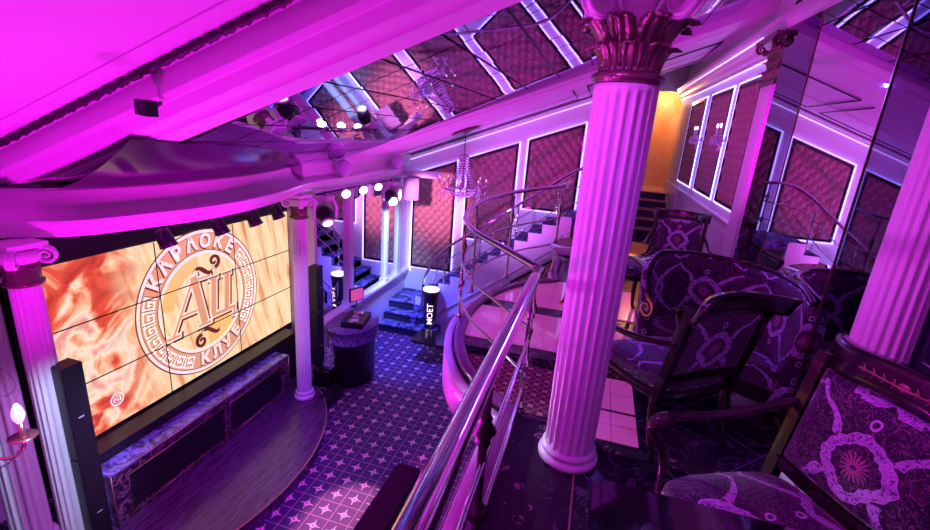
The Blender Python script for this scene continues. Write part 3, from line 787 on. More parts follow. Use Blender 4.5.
# ================================================================ stage
SX, SCZ0, SCZ1, SCY0, SCY1 = -4.3, -1.22, .54, 2.45, 5.69
root = thing('video_wall', 'large glowing video wall of nine screens showing the round karaoke club logo', 'screen', (SX, 4.07, SCZ0))
mb = MB(); mb.box(SX - .12, SX - .02, SCY0 - .06, SCY1 + .06, SCZ0 - .12, SCZ1 + .3); mb.build('bezel', 'black_plastic', root)
for i in range(3):
    for j in range(3):
        w_ = (SCY1 - SCY0) / 3; h_ = (SCZ1 - SCZ0) / 3
        mb = MB(); mb.box(SX - .03, SX, SCY0 + i * w_ + .004, SCY0 + (i + 1) * w_ - .004, SCZ0 + j * h_ + .004, SCZ0 + (j + 1) * h_ - .004)
        mb.build('display_panel', 'screen_picture', root)
mb = MB()
for k in (1, 2):
    yy = SCY0 + (SCY1 - SCY0) * k / 3; zz = SCZ0 + (SCZ1 - SCZ0) * k / 3
    mb.box(SX + .009, SX + .011, yy - .006, yy + .006, SCZ0, SCZ1); mb.box(SX + .009, SX + .011, SCY0, SCY1, zz - .006, zz + .006)
mb.build('panel_seams', 'black_plastic', root)
LC = V((SX, 4.10, -.31))
def text_mesh(ch, size, offset=0.0, font_shear=0):
    cu = bpy.data.curves.new('t', 'FONT'); cu.body = ch; cu.size = size; cu.align_x = 'CENTER'; cu.align_y = 'CENTER'; cu.offset = offset; cu.shear = font_shear
    cu.resolution_u = 3
    o = bpy.data.objects.new('t', cu); COL.objects.link(o); bpy.context.view_layer.update()
    me = bpy.data.meshes.new_from_object(o.evaluated_get(bpy.context.evaluated_depsgraph_get()))
    vs = [v.co.copy() for v in me.vertices]; fs = [tuple(p.vertices) for p in me.polygons]
    bpy.data.objects.remove(o); bpy.data.curves.remove(cu); bpy.data.meshes.remove(me)
    return vs, fs
def s2w(s, t, d): return (SX + d, LC.y + s, LC.z + t)
def annulus(mb, ra, rb, d, a0=0, a1=2 * pi, n=72, c=(0, 0)):
    mb.grid(lambda u, v: s2w(c[0] + (ra + (rb - ra) * v) * cos(a0 + (a1 - a0) * u), c[1] + (ra + (rb - ra) * v) * sin(a0 + (a1 - a0) * u), d), n, 1, False)
def put_text(mb, ch, size, s, t, rot, d, offset=0, sx=1, shear=0):
    vs, fs = text_mesh(ch, size, offset, shear); c, sn = cos(rot), sin(rot)
    mb.add([s2w(s + (q.x * sx * c - q.y * sn), t + (q.x * sx * sn + q.y * c), d) for q in vs], fs)
R0, R1 = .60, .86
mb = MB(); annulus(mb, R0, R1, .004); mb.build('logo_band', 'logo_tan', root)
mb = MB(); annulus(mb, .42, R0, .003, radians(95), radians(175), 20); mb.build('logo_glow', 'logo_yellow', root)
mb = MB(); annulus(mb, .3, R0, .003, radians(270), radians(330), 20); mb.build('logo_glow', 'logo_yellow', root)
mb = MB(); annulus(mb, .83, .865, .006); annulus(mb, R0 - .02, R0 + .02, .006)
mb2 = MB(); annulus(mb2, .865, .88, .0035); annulus(mb2, R0 + .02, R0 + .03, .005); annulus(mb2, .822, .83, .005)
def keycell(mb, a, da, d):
    lines = [((.06, 0), (.06, 1)), ((.06, 1), (.94, 1)), ((.94, 1), (.94, .12)), ((.94, .12), (.36, .12)), ((.36, .12), (.36, .62)), ((.36, .62), (.66, .62)), ((.66, .62), (.66, .38))]
    P2 = lambda q: (a + da * q[0], .655 + .14 * q[1])
    wd = .011
    for p, q in lines:
        (a0, r0), (a1, r1) = P2(p), P2(q)
        if abs(r0 - r1) < 1e-6: annulus(mb, r0 - wd, r0 + wd, d, min(a0, a1) - wd / r0, max(a0, a1) + wd / r0, 4)
        else: annulus(mb, min(r0, r1), max(r0, r1), d, a0 - wd / .72, a0 + wd / .72, 2)
for s0, s1, n in ((radians(158), radians(252), 8), (radians(-40), radians(42), 7)):
    for k in range(n):
        keycell(mb, s0 + (s1 - s0) * k / n, (s1 - s0) / n * .86, .006); keycell(mb2, s0 + (s1 - s0) * k / n - .012, (s1 - s0) / n * .86, .005)
for i, ch in enumerate('КАРАОКЕ'):
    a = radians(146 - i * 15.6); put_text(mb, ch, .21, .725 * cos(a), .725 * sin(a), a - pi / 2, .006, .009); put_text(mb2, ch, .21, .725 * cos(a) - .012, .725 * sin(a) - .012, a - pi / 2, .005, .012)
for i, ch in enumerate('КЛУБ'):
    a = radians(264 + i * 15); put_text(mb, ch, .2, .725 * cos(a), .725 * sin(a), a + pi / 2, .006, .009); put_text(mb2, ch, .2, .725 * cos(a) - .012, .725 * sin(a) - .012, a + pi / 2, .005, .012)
# monogram
def stroke(mb, p, q, w_, d, g=0):
    (a, b), (c, e) = p, q; L = sqrt((c - a) ** 2 + (e - b) ** 2); ux, uy = (c - a) / L, (e - b) / L
    h = w_ / 2 + g; a -= ux * g; b -= uy * g; c += ux * g; e += uy * g; sh = .10
    mb.add([s2w(x + y * sh, y, d) for x, y in ((a - uy * h, b + ux * h), (a + uy * h, b - ux * h), (c + uy * h, e - ux * h), (c - uy * h, e + ux * h))], [(0, 1, 2, 3)])
ST = [((-.44, -.27), (-.17, .33), .035), ((-.17, .35), (.0, -.27), .10), ((-.35, -.07), (-.06, -.07), .03), ((-.53, -.28), (-.35, -.28), .035), ((-.10, -.28), (.10, -.28), .035),
      ((.13, .24), (.13, -.20), .085), ((.34, .24), (.34, -.20), .085), ((.06, .25), (.20, .25), .035), ((.27, .25), (.41, .25), .035), ((.10, -.22), (.48, -.22), .05), ((.47, -.20), (.47, -.34), .045), ((-.17, .30), (.08, .30), .03)]
mb3 = MB()
for k, (p, q, w_) in enumerate(ST):
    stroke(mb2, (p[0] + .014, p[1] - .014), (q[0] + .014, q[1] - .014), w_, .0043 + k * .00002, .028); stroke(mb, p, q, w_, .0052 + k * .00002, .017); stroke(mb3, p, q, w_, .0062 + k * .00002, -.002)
for s0, t0, fl_ in ((.06, .38, 1), (.02, -.40, -1)):
    pts = [s2w(s0 + fl_ * (-.2 + .32 * k / 20), t0 + fl_ * (.045 * sin(k / 20 * 2 * pi)), .008) for k in range(21)]
    for m_, rr in ((mb2, .024), (mb, .015)):
        m_.tube([V(q) + V((-.006 if m_ is mb2 else 0, 0, 0)) for q in pts], [rr * (.25 + sin(pi * k / 20)) for k in range(21)], 6)
        sp = []
        for k in range(26):
            t = k / 25; a = radians(-90) + t * 2 * pi * 1.2; q = .085 * (1 - t * .8); sp.append(s2w(s0 + fl_ * (.12 + q * cos(a)), t0 + fl_ * (.08 + q * sin(a)), .006 if m_ is mb else .003))
        m_.tube(sp, [rr * (1 - .4 * k / 25) for k in range(26)], 6)
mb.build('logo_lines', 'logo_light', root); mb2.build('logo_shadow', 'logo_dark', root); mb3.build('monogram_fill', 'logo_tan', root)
mb = MB(); sc_ = (2.935 - LC.y, -.953 - LC.z)
annulus(mb, .055, .07, .005, c=sc_); annulus(mb, .034, .04, .005, c=sc_); put_text(mb, 'АЦ', .05, sc_[0], sc_[1], 0, .005, .002)
mb.build('corner_logo', 'logo_light', root)

# marble cabinet with speaker grilles
root = thing('stage_cabinet', 'long low marble cabinet with black grilles under the video wall', 'cabinet', (-3.95, 3.7, FZ + .15))
CZ = -1.355
CX = -3.84
mb = MB(); mb.box(-4.06, CX, 2.45, 4.99, CZ - .03, CZ); mb.build('top', 'marble_blue', root, bevel=.005)
mb = MB(); mb.box(-4.28, -4.06, 2.45, 5.5, FZ + .16, -1.25); mb.build('plinth', 'black_plastic', root, bevel=.005)
mb = MB(); mb.box(-4.06, CX - .07, 2.46, 4.98, FZ + .16, CZ - .03); mb.build('body', 'marble_blue', root, bevel=.004)
mb = MB()
for ya, yb, za, zb in ((2.46, 4.98, CZ - .12, CZ - .032), (2.46, 4.98, FZ + .155, FZ + .20), (2.46, 2.62, FZ + .2, CZ - .12), (3.80, 3.90, FZ + .2, CZ - .12), (4.86, 4.98, FZ + .2, CZ - .12)):
    mb.box(CX - .07, CX - .012, ya, yb, za, zb)
mb.build('front_frame', 'dark_marble_fascia', root, bevel=.003)
for ya, yb in ((2.62, 3.80), (3.90, 4.86)):
    mb = MB(); mb.box(CX - .07, CX - .05, ya, yb, FZ + .2, CZ - .12); g = mb.build('speaker_grille', 'grille', root)
    mb = MB(); mb.tube([(CX - .012, a, b) for a, b in ((ya, FZ + .2), (yb, FZ + .2), (yb, CZ - .12), (ya, CZ - .12))], .007, 6, closed=True, up=(1, 0, 0))
    mb.build('grille_trim', 'brass_trim', g)
mb = MB(); mb.tube([(CX, 2.45, CZ - .01), (CX, 4.99, CZ - .01)], .007, 6); mb.tube([(CX, 4.985, CZ - .01), (CX, 4.985, FZ + .16)], .006, 6); mb.tube([(CX, 2.455, CZ - .01), (CX, 2.455, FZ + .16)], .006, 6); mb.build('edge_trim', 'brass_trim', root)
# stage
def sarc(a, b, n=40, t0=-80, t1=62): return [(-4.3 + a * cos(radians(t0 + (t1 - t0) * i / n)), 3.5 + b * sin(radians(t0 + (t1 - t0) * i / n))) for i in range(n + 1)]
poly = [(-4.4, 2.36)] + sarc(1.56, 1.98, 40, -36) + [(-3.95, 5.3), (-4.4, 5.3)]
mb = MB(); mb.prism(poly, lambda q: (q[0], q[1], FZ), lambda q: (q[0], q[1], FZ + .15))
root = thing('stage_platform', 'low curved wooden stage floor in front of the video wall', 'stage', (-3.6, 3.5, FZ))
mb.build('deck', 'stage_wood', root, fix=True)
mb = MB(); mb.tube([(x, y, FZ + .147) for x, y in sarc(1.565, 1.985, 40, -36)], .011, 6); mb.build('edge_trim', 'brass_trim', root)

# curved canopy over the stage
def cpath(off=0.0, n=8):
    base_ = [(-3.95, 1.4), (-3.85, 2.0), (-3.50, 2.35), (-3.36, 2.8), (-3.27, 3.2), (-3.27, 3.75), (-3.38, 4.4), (-3.54, 4.95), (-3.60, 5.4), (-3.60, 6.1), (-3.60, 8.3)]
    return [V((p.x - off, p.y, 0)) for p in spline([(x, y, 0) for x, y in base_], n)]
mb = MB()
prof = [(-.22, .945), (.0, .945), (.02, .95), (.03, .965), (.03, .985), (.045, .99), (.05, 1.01), (.06, 1.02), (.075, 1.05), (.075, 1.075), (.0, 1.085), (-.22, 1.085)]
P_ = cpath(.05); ring = []
for i, q in enumerate(P_):
    a = P_[max(0, i - 1)]; b = P_[min(len(P_) - 1, i + 1)]; t = (b - a).normalized(); nr = V((t.y, -t.x, 0))
    ring.append([q + nr * s_ + V((0, 0, z - .0)) for s_, z in prof])
mb.rings(ring, sm=False); struct(mb, 'trim_15', 'plaster_gloss', 'curved white entablature above the stage columns', fix=True)
mb = MB()
P_ = cpath(.10); hi = cpath(.24)
mb.grid(lambda u, v: (lambda q, r: (q.x * (1 - v) + r.x * v - .06 * sin(pi * v), q.y, 1.08 + .20 * v))(P_[min(len(P_) - 1, int(u * 60))], hi[min(len(hi) - 1, int(u * 60))]), 60, 6)
struct(mb, 'wall_canopy', 'plaster', 'curved cove between the stage entablature and the ceiling')
mb = MB()
poly = [(p.x, p.y) for p in cpath(.22)[:62]] + [(-4.75, 7.2), (-4.75, 1.4)]
mb.prism(poly, lambda q: (q[0], q[1], 1.275), lambda q: (q[0], q[1], 1.30))
root = thing('canopy_top', 'dark glossy curved top over the stage canopy', 'canopy', (-4.2, 3.5, 1.27)); mb.build('panel', 'table_top', root, fix=True)
mb = MB(); mb.prism([(x, y) for x, y in poly], lambda q: (q[0], q[1], .93), lambda q: (q[0], q[1], .945))
struct(mb, 'ceiling_stage', 'plaster', 'soffit over the stage', fix=True)
flo = [(-3.75, 2.2), (-3.55, 2.5), (-3.45, 2.9), (-3.42, 3.3), (-3.42, 3.8), (-3.52, 4.4), (-3.68, 4.95), (-3.8, 5.3)]
fhi = [(-2.75, 2.2), (-2.83, 2.6), (-2.88, 3.0), (-2.96, 3.45), (-3.12, 4.0), (-3.4, 4.6), (-3.78, 5.3), (-4.15, 5.95)]
A_ = spline([(x, y, 1.27) for x, y in flo], 8); B_ = spline([(x, y, ZM + SM * x - .005) for x, y in fhi], 8)
mb = MB(); mb.grid(lambda u, v: (lambda a, b: V((a.x + (b.x - a.x) * v ** .8, a.y + (b.y - a.y) * v, a.z + (b.z - a.z) * v ** 1.5)))(A_[min(56, round(u * 56))], B_[min(56, round(u * 56))]), 56, 8)
struct(mb, 'ceiling_flare', 'plum_lacquer', 'dark glossy plum curve rising from the stage cove to the mirrored ceiling')
# gallery box from the corner to the far beam (pink block behind the mirror)
mb = MB(); mb.box(-4.2, -3.74, 5.3, 8.98, 1.085, 1.5)
struct(mb, 'wall_gallery', 'plaster', 'white boxed ledge above the DJ mirrors')
# ceiling ledge shelf in corner
mb = MB(); mb.box(-3.75, -2.9, 8.25, 8.5, .93, 1.04)
struct(mb, 'trim_16', 'plaster_gloss', 'end of the white entablature near the corner', bevel=.01)

# stage spot lamps under the canopy
def par(x, y, z, lab, aim):
    root = thing('stage_spotlight', lab, 'stage light', (x, y, z), 'black spotlights above the video wall'); d = V(aim).normalized()
    c = V((x, y, z - .09))
    mb = MB(); mb.lathe([(.03, -.08), (.06, -.065), (.066, .04), (.074, .075), (.066, .075), (.058, .05), (.01, .045)], c, 18, d); mb.build('housing', 'black_plastic', root)
    mb = MB(); mb.lathe([(.001, .05), (.057, .052), (.001, .053)], c, 14, d); mb.build('lens', 'glass_clear', root)
    s_ = V((-d.y, d.x, 0)).normalized() * .078
    mb = MB(); mb.tube([c - s_, c - s_ + V((0, 0, .07)), c + s_ + V((0, 0, .07)), c + s_], .006, 6); mb.tube([c + V((0, 0, .07)), (x, y, .95)], .008, 6); mb.build('bracket', 'dark_metal', root)
for (x, y), lab in zip(((-3.42, 2.92), (-3.40, 3.49), (-3.41, 3.96), (-3.45, 4.38)), ('leftmost of four small black spotlights under the canopy, at the left of the round logo', 'second black spotlight from the left, above the round logo', 'third black spotlight from the left under the canopy', 'rightmost black spotlight under the canopy beside the slim column')):
    par(x, y, .92, lab, (.3, .2, -1))
# led PAR cans and moving heads on the bar
mb = MB(); mb.tube([(-3.48, 5.2, .93), (-3.48, 7.6, .93)], .014, 8)
tag(mb.build('lighting_bar', 'dark_metal'), 'thin dark bar carrying the stage lights above the DJ', 'bar')
for y, lab in ((5.87, 'white glowing lamp above the DJ desk, nearest the left moving head'), (6.38, 'middle of the three glowing white lamps on the bar'), (6.88, 'white glowing lamp nearest the right moving head')):
    root = thing('par_lamp', lab, 'stage light', (-3.46, y, .93), 'glowing white lamps on the lighting bar')
    c = V((-3.45, y, .885)); d = V((.75, -.6, -.3)).normalized()
    mb = MB(); mb.lathe([(.02, -.08), (.05, -.07), (.062, .02), (.07, .045), (.06, .045)], c, 18, d); mb.build('housing', 'grey_plastic', root)
    mb = MB(); mb.lathe([(.001, .03), (.062, .048), (.001, .056)], c, 18, d); mb.build('lens', 'lamp_white', root)
    mb = MB(); mb.tube([c, c + V((0, 0, .05))], .01, 6); mb.build('bracket', 'dark_metal', root)
def moving_head(x, y, z, lab, aim, lens):
    root = thing('moving_head', lab, 'stage light', (x, y, z), 'moving head lights on the lighting bar'); d = V(aim).normalized(); k_ = 1.3
    mb = MB(); mb.box(x - .10, x + .10, y - .10, y + .10, z - .07, z); mb.build('base', 'grey_plastic', root, bevel=.012)
    c = V((x, y, z - .27)); s_ = V((-d.y, d.x, 0)).normalized()
    mb = MB()
    for k in (-1, 1):
        mb.sweep([c + s_ * (.145 * k) - V((0, 0, .05)), c + s_ * (.155 * k) + V((0, 0, .1)), c + s_ * (.11 * k) + V((0, 0, .2))], [(-.04, -.022), (.04, -.022), (.04, .022), (-.04, .022)], up=s_, sm=False)
    mb.build('yoke', 'grey_plastic', root, bevel=.005)
    mb = MB(); mb.lathe([(a * k_, b * k_) for a, b in ((.02, -.10), (.06, -.09), (.085, -.04), (.09, .02), (.07, .07), (.068, .09))], c, 22, d); mb.build('head', 'black_plastic', root)
    mb = MB(); mb.lathe([(.088, .118), (.092, .13), (.08, .145), (.07, .14)], c, 22, d); mb.build('front_ring', 'grey_plastic', root)
    mb = MB(); mb.lathe([(.001, .141), (.066, .143), (.001, .152)], c, 18, d); mb.build('lens', lens, root)
    mb = MB(); mb.tube([(x, y, z), (x, y, z + .05)], .012, 6); mb.build('clamp', 'dark_metal', root)
moving_head(-3.42, 5.3, .92, 'moving head light above the slim stage column, lens glowing pink', (.75, -.55, -.75), 'lamp_pink')
moving_head(-3.42, 7.35, .92, 'moving head light at the right end of the lighting bar', (.7, -.65, -.6), 'lamp_white')
# wall speaker and two round ones
root = thing('wall_speaker', 'pink lit box loudspeaker in the corner beside the tufted panel', 'speaker', (-3.3, 8.3, .7))
mb = MB(); mb.prism([(-.14, -.13), (.14, -.13), (.19, .12), (-.19, .12)], lambda q: (-3.38 + .7 * q[0] - .7 * q[1] * -1 * .3, 8.2 + q[0] * .35 - q[1], .50), lambda q: (-3.38 + .7 * q[0] + .21 * q[1], 8.2 + q[0] * .35 - q[1], .93))
mb.build('cabinet', 'speaker_purple', root, bevel=.012, fix=True)
mb = MB(); mb.tube([(-3.42, 8.3, .93), (-3.42, 8.3, 1.0)], .02, 8); mb.build('bracket', 'dark_metal', root)
for y, lab in ((6.05, 'left round ball speaker on the ledge above the DJ'), (7.9, 'right round ball speaker on the ledge above the DJ')):
    root = thing('ball_speaker', lab, 'speaker', (-3.55, y, 1.085), 'ball speakers on the ledge')
    mb = MB(); mb.ball((-3.58, y, 1.21), .12, 18); mb.build('shell', 'lavender_paint', root)
    mb = MB(); mb.lathe([(.05, 1.085), (.05, 1.10), (.03, 1.11), (.03, 1.13)], (-3.58, y, 0), 16); mb.build('foot', 'lavender_paint', root)
# box speaker on beam
root = thing('beam_speaker', 'small dark box speaker hung on the near face of the ceiling beam', 'speaker', (-2.22, 2.1, 1.87))
mb = MB(); zc = 1.91; BXX = -2.40; mb.prism([(-.04, -.04), (.04, -.047), (.042, .038), (-.036, .042)], lambda q: (BXX + q[0], 1.99, zc - .03 + q[1]), lambda q: (BXX + q[0], 2.07, zc - .03 + q[1])); mb.build('cabinet', 'black_plastic', root, bevel=.006, fix=True)
mb = MB(); mb.tube([(BXX, 2.06, zc - .03), (BXX, 2.125, zc)], .012, 6); mb.build('bracket', 'dark_metal', root)

# line array speakers
for x, y, lab in ((-3.58, 2.12, 'tall slim black column speaker in front of the left fluted column'), (-3.62, 5.36, 'tall slim black column speaker between slim column and DJ desk')):
    root = thing('column_speaker', lab, 'speaker', (x, y, FZ), 'tall column speakers either side of the screen')
    z1 = .02 if y < 3 else -.1
    z0 = -1.62
    mb = MB(); mb.box(x - .07, x + .07, y - .075, y + .075, z0, z0 + .84); mb.box(x - .07, x + .07, y - .075, y + .075, z0 + .845, z1); mb.build('cabinet', 'black_plastic', root, bevel=.006)
    mb = MB(); mb.box(x + .07, x + .073, y - .02, y + .02, z0 + .3, z0 + .308); mb.build('badge', 'grey_plastic', root); mb = MB(); mb.box(x + .07, x + .073, y - .02, y + .02, z0 + 1.2, z0 + 1.208); mb.build('badge', 'grey_plastic', root)
    mb = MB(); mb.box(x - .2, x + .06, y - .06, y + .06, FZ, FZ + .02); mb.tube([(x, y, FZ), (x, y, z0)], .02, 8); mb.build('stand', 'black_plastic', root)

# DJ desk
dc = V((-3.37, 5.96, 0)); DR = .46
root = thing('dj_desk', 'dark half-round DJ desk with purple lit rim', 'desk', (dc.x, dc.y, FZ))
mb = MB(); mb.lathe([(DR - .05, FZ), (DR - .05, -1.36), (DR - .02, -1.36)], (dc.x, dc.y, 0), 48, sx=.8); mb.build('body', 'desk_purple', root)
mb = MB(); mb.lathe([(DR - .04, -1.38), (DR, -1.37), (DR, -1.35), (DR - .01, -1.34), (DR - .01, -1.18), (DR + .01, -1.17), (DR + .01, -1.14), (.02, -1.14)], (dc.x, dc.y, 0), 48, sx=.8); mb.build('top', 'desk_rim', root)
root = thing('dj_mixer', 'black DJ mixer with two platters on the desk', 'mixer', (dc.x + .05, dc.y - .08, -1.14))
mb = MB(); mb.box(-.17, .17, -.25, .25, -1.14, -1.05); mb.xf(Matrix.Translation((dc.x + .06, dc.y, 0)) @ Matrix.Rotation(radians(12), 4, 'Z')); mb.build('body', 'black_plastic', root, bevel=.006)
for s_ in (-1, 1):
    mb = MB(); mb.lathe([(.085, -1.05), (.085, -1.04), (.02, -1.036)], (dc.x + .06 - .035 * s_, dc.y + .15 * s_, 0), 24); mb.build('platter', 'chrome', root)
mb = MB()
for k in range(10): mb.lathe([(.008, -1.05), (.008, -1.03)], (dc.x + .02 + .03 * (k % 4), dc.y - .03 + .03 * (k // 4), 0), 8)
mb.build('knobs', 'cable_white', root)
root = thing('monitor', 'small monitor with pink screen standing behind the DJ desk', 'monitor', (-3.58, 6.5, -1.12))
mb = MB(); mb.box(-.015, .015, -.14, .14, 0, .24); mb.xf(Matrix.Translation((-3.6, 6.48, -1.02)) @ Matrix.Rotation(radians(-25), 4, 'Z')); mb.build('bezel', 'black_plastic', root, bevel=.006)
mb = MB(); mb.box(.016, .018, -.12, .12, .02, .22); mb.xf(Matrix.Translation((-3.6, 6.48, -1.02)) @ Matrix.Rotation(radians(-25), 4, 'Z')); mb.build('display', 'screen_pink', root)
mb = MB(); mb.box(-3.68, -3.52, 6.42, 6.54, -1.13, -1.115); mb.tube([(-3.6, 6.48, -1.12), (-3.6, 6.48, -1.0)], .012, 8); mb.build('stand', 'black_plastic', root)
root = thing('equipment_rack', 'dark shelf with tangled white cables left of the DJ desk', 'rack', (-3.6, 5.6, FZ))
mb = MB(); mb.box(-3.78, -3.5, 5.46, 5.56, FZ, FZ + .28); mb.build('shelf', 'dark_wood', root, bevel=.005)
mb = MB(); rn = random.Random(5)
for k in range(7):
    mb.tube(spline([(-3.56 + rn.uniform(-.1, .12), 5.55 + rn.uniform(-.05, .2), FZ + .3 + rn.uniform(0, .3)) for _ in range(6)], 6), .006, 6)
for k in range(3): mb.tube(spline([(-3.5, 5.5 + .04 * k, -1.3), (-3.46, 5.48 + .05 * k, -1.55), (-3.5, 5.54 + .03 * k, FZ + .32)], 6), .006, 6)
mb.build('cables', 'cable_white', root)
root = thing('floor_monitor', 'black wedge speaker lying on the floor at the foot of the slim column', 'speaker', (-3.3, 5.1, FZ))
mb = MB(); mb.prism([(0, 0), (.22, 0), (.2, .13), (.06, .17), (0, .1)], lambda q: (-3.43 + q[0], 5.0, FZ + q[1]), lambda q: (-3.43 + q[0], 5.42, FZ + q[1])); mb.build('cabinet', 'black_plastic', root, bevel=.008, fix=True)
mb = MB(); mb.lathe([(.001, 0), (.06, .004), (.001, .006)], (-3.295, 5.2, FZ + .155), 18, (.3, 0, 1)); mb.build('cone', 'grille', root)

# ================================================================ steps and staircase
root = thing('corner_steps', 'three low blue-lit carpeted steps leading up to the corner landing', 'steps', (-3.4, 8.2, FZ))
for k, (y, z) in enumerate(((7.68, FZ + .17), (7.92, FZ + .34), (8.16, FZ + .51))):
    xr = -3.2; yb = 8.94
    if k == 0:
        mb = MB(); mb.box(-3.2, -2.6, y, 8.08, z - .17, z - .03); mb.build('riser', 'step_dark', root)
    mb = MB(); mb.box(-3.78, -3.2, y, 8.94, z - .17, z - .03); mb.build('riser', 'step_dark', root)
    mb = MB(); mb.box(-3.78, xr, y - .02, yb, z - .03, z); mb.box(-3.2, -2.6 if k == 0 else -2.96, y - .02, 8.08, z - .03, z)
    if k: mb.box(-3.2, -2.98, y, 8.08, z - .17, z - .03)
    mb.build('tread', 'step_carpet', root, bevel=.006)
LZ = FZ + .51
root = thing('staircase', 'straight white staircase with dark carpeted steps climbing along the tufted wall', 'staircase', (-1.8, 8.5, LZ))
nst = 12; XS, XE = -3.18, -.36; run = (XE - XS) / nst; rise = (.54 - LZ) / nst
def stz(x): return LZ + (x - XS) / run * rise
mb = MB(); mb2 = MB()
for k in range(nst):
    xa = XS + k * run; z = LZ + (k + 1) * rise
    t_ = MB(); t_.box(xa - .02, xa + run, 8.12, 8.94, z - .035, z); t_.box(xa, xa + .02, 8.12, 8.94, z - rise, z - .03)
    t_.build('step', 'step_carpet', root)
    mb.box(xa, xa + run + .001, 8.22, 8.94, max(FZ, z - .4), z - .036)
mb.build('carcass', 'plaster', root)
mb = MB()   # stepped white stringer on the front
poly = [(XS, LZ - .3)]
for k in range(nst): xa = XS + k * run; poly += [(xa, LZ + k * rise - .005), (xa, LZ + (k + 1) * rise - .005)]
poly += [(XE, LZ + nst * rise), (XE + .02, .5), (XE + .02, .5 - .45), (XS + .5, LZ - .35)]
mb.prism(poly, lambda q: (q[0], 8.10, q[1]), lambda q: (q[0], 8.16, q[1])); mb.build('stringer', 'plaster_gloss', root, fix=True)
mb = MB(); mb.tube([(XS + .35, 8.09, LZ - .22), (XE, 8.09, stz(XE) - .42)], .02, 8); mb.build('moulding', 'plaster_gloss', root)
mb = MB(); mb.box(XE, .35, 8.12, 9.0, .40, .54); mb.build('landing', 'step_carpet', root)
# wall under stairs and its tufted infill panels
mb = MB(); mb.prism([(-2.95, FZ), (-.36, FZ), (-.36, .1), (-.5, .03), (-2.85, LZ - .32), (-2.95, LZ - .3)], lambda q: (q[0], 8.2, q[1]), lambda q: (q[0], 8.14, q[1]))
struct(mb, 'wall_under_stairs', 'plaster', 'white wall below the staircase', fix=True)
lowz = lambda x: stz(x) - .62
for xa, xb, lab in ((-2.35, -1.5, 'left tapering tufted panel under the staircase'), (-1.3, -.5, 'right tapering tufted panel under the staircase')):
    tufted(lab, ((xa, 8.138, FZ + .12), (xb, 8.138, FZ + .12), (xb, 8.138, lowz(xb)), (xa, 8.138, lowz(xa))), (0, -1, 0), 'tufted panels under the staircase', None, name='tufted_panel')
# upper steps to the amber corridor
root = thing('upper_steps', 'dark steps with light edges climbing to the amber corridor', 'steps', (1.2, 10.4, 0))
for k in range(5):
    y = 9.95 + k * .3; z = (k + 1) * .166
    mb = MB(); mb.box(.42, 1.48, y, 11.78, z - .166, z - .02); mb.build('riser', 'step_dark', root)
    mb = MB(); mb.box(.42, 1.48, y - .02, 11.78, z - .02, z); mb.build('tread', 'brass_trim' if k < 4 else 'orange_wall', root)
mb = MB(); mb.box(1.49, XR - .002, 9.9, 11.78, 0, 1.0); mb.build('side_cheek', 'plaster_gloss', root)

# ================================================================ railings
def balu(mb, p, z0, z1, r=.019, k=2.1):
    h = z1 - z0
    pr = [(r * 1.9, 0), (r * 1.9, .02), (r * 1.2, .03), (r * 1.0, .06), (r * .9, h * .28), (r * 1.05, h * .31), (r * k * .8, h * .325), (r * k * 1.05, h * .355), (r * k * .8, h * .385), (r * 1.05, h * .4), (r * .85, h * .43),
          (r * .9, h * .68), (r * 1.5, h * .7), (r * 1.1, h * .715), (r * k, h * .755), (r * 1.1, h * .8), (r * 1.4, h * .81), (r * .9, h * .83), (r * .9, h)]
    mb.lathe([(a, z0 + b) for a, b in pr], (p[0], p[1], 0), 16)
railprof = [(-.040, .0), (-.036, .018), (-.026, .026), (-.016, .030), (0, .033), (.016, .030), (.026, .026), (.036, .018), (.040, .0), (.034, -.010), (.022, -.014), (.016, -.030), (-.016, -.030), (-.022, -.014), (-.034, -.010)]
root = thing('balcony_railing', 'polished metal railing with turned posts curving round the balcony edge', 'railing', (-.4, 2.85, 0))
C0 = (-.285, 2.90)
curve = spline([(C0[0], C0[1], 1.055), (-.62, 3.32, 1.055), (-.93, 3.71, 1.055), (-1.17, 4.22, 1.055), (-1.26, 4.8, 1.08), (-1.16, 5.35, 1.13), (-.88, 5.85, 1.19), (-.48, 6.25, 1.25), (-.38, 6.7, 1.28)], 10)
straight = spline([(-.19, .1, 1.31), (-.215, .55, 1.235), (-.255, 1.1, 1.13), (-.275, 1.7, 1.07), (-.283, C0[1] - .02, 1.055)], 6)
railprof = [(x * .9, y * .9) for x, y in railprof]
mb = MB(); mb.sweep(straight, railprof); o = mb.build('handrail', 'chrome', root); o['label'] = 'straight polished handrail'
mb = MB(); mb.sweep(curve, [(x * .85, y * .85) for x, y in railprof]); mb.build('handrail', 'chrome', root)
for dz, r in ((-.44, .013), (-.79, .013)):
    mb = MB(); mb.tube([q + V((0, 0, dz)) for q in straight], r, 10); mb.build('lower_rail', 'chrome', root)
    mb = MB(); mb.tube([q + V((0, 0, dz)) for q in curve], r, 10); mb.build('lower_rail', 'chrome', root)
# balusters
mb = MB(); mb.sweep([(-.405, 1.04, .92), (-.41, .80, .92), (-.41, .2, .93)], [(-.035, -.03), (.035, -.03), (.035, .03), (-.035, .03)], sm=False); mb.tube([(-.405, .95, .9), (-.40, .95, 0.02)], .014, 8)
o = mb.build('guard_bar', 'black_plastic', root); o['label'] = 'short black guard bar beside the handrail'
for q in ((-.24, .6), (-.28, 1.5), (-.30, 2.86)):
    mb = MB(); balu(mb, q, .04, 1.03 if q[1] > 1 else 1.18, .021, 2.3); mb.build('baluster', 'dark_metal' if q[1] < 2 else 'chrome', root)
for i in (30, 43, 57, 72):
    q = curve[i]; mb = MB(); balu(mb, (q.x, q.y), .04, q.z - .03, .018); mb.build('baluster', 'chrome', root)
# big open bay hoop on the curved part, seen below the handrail

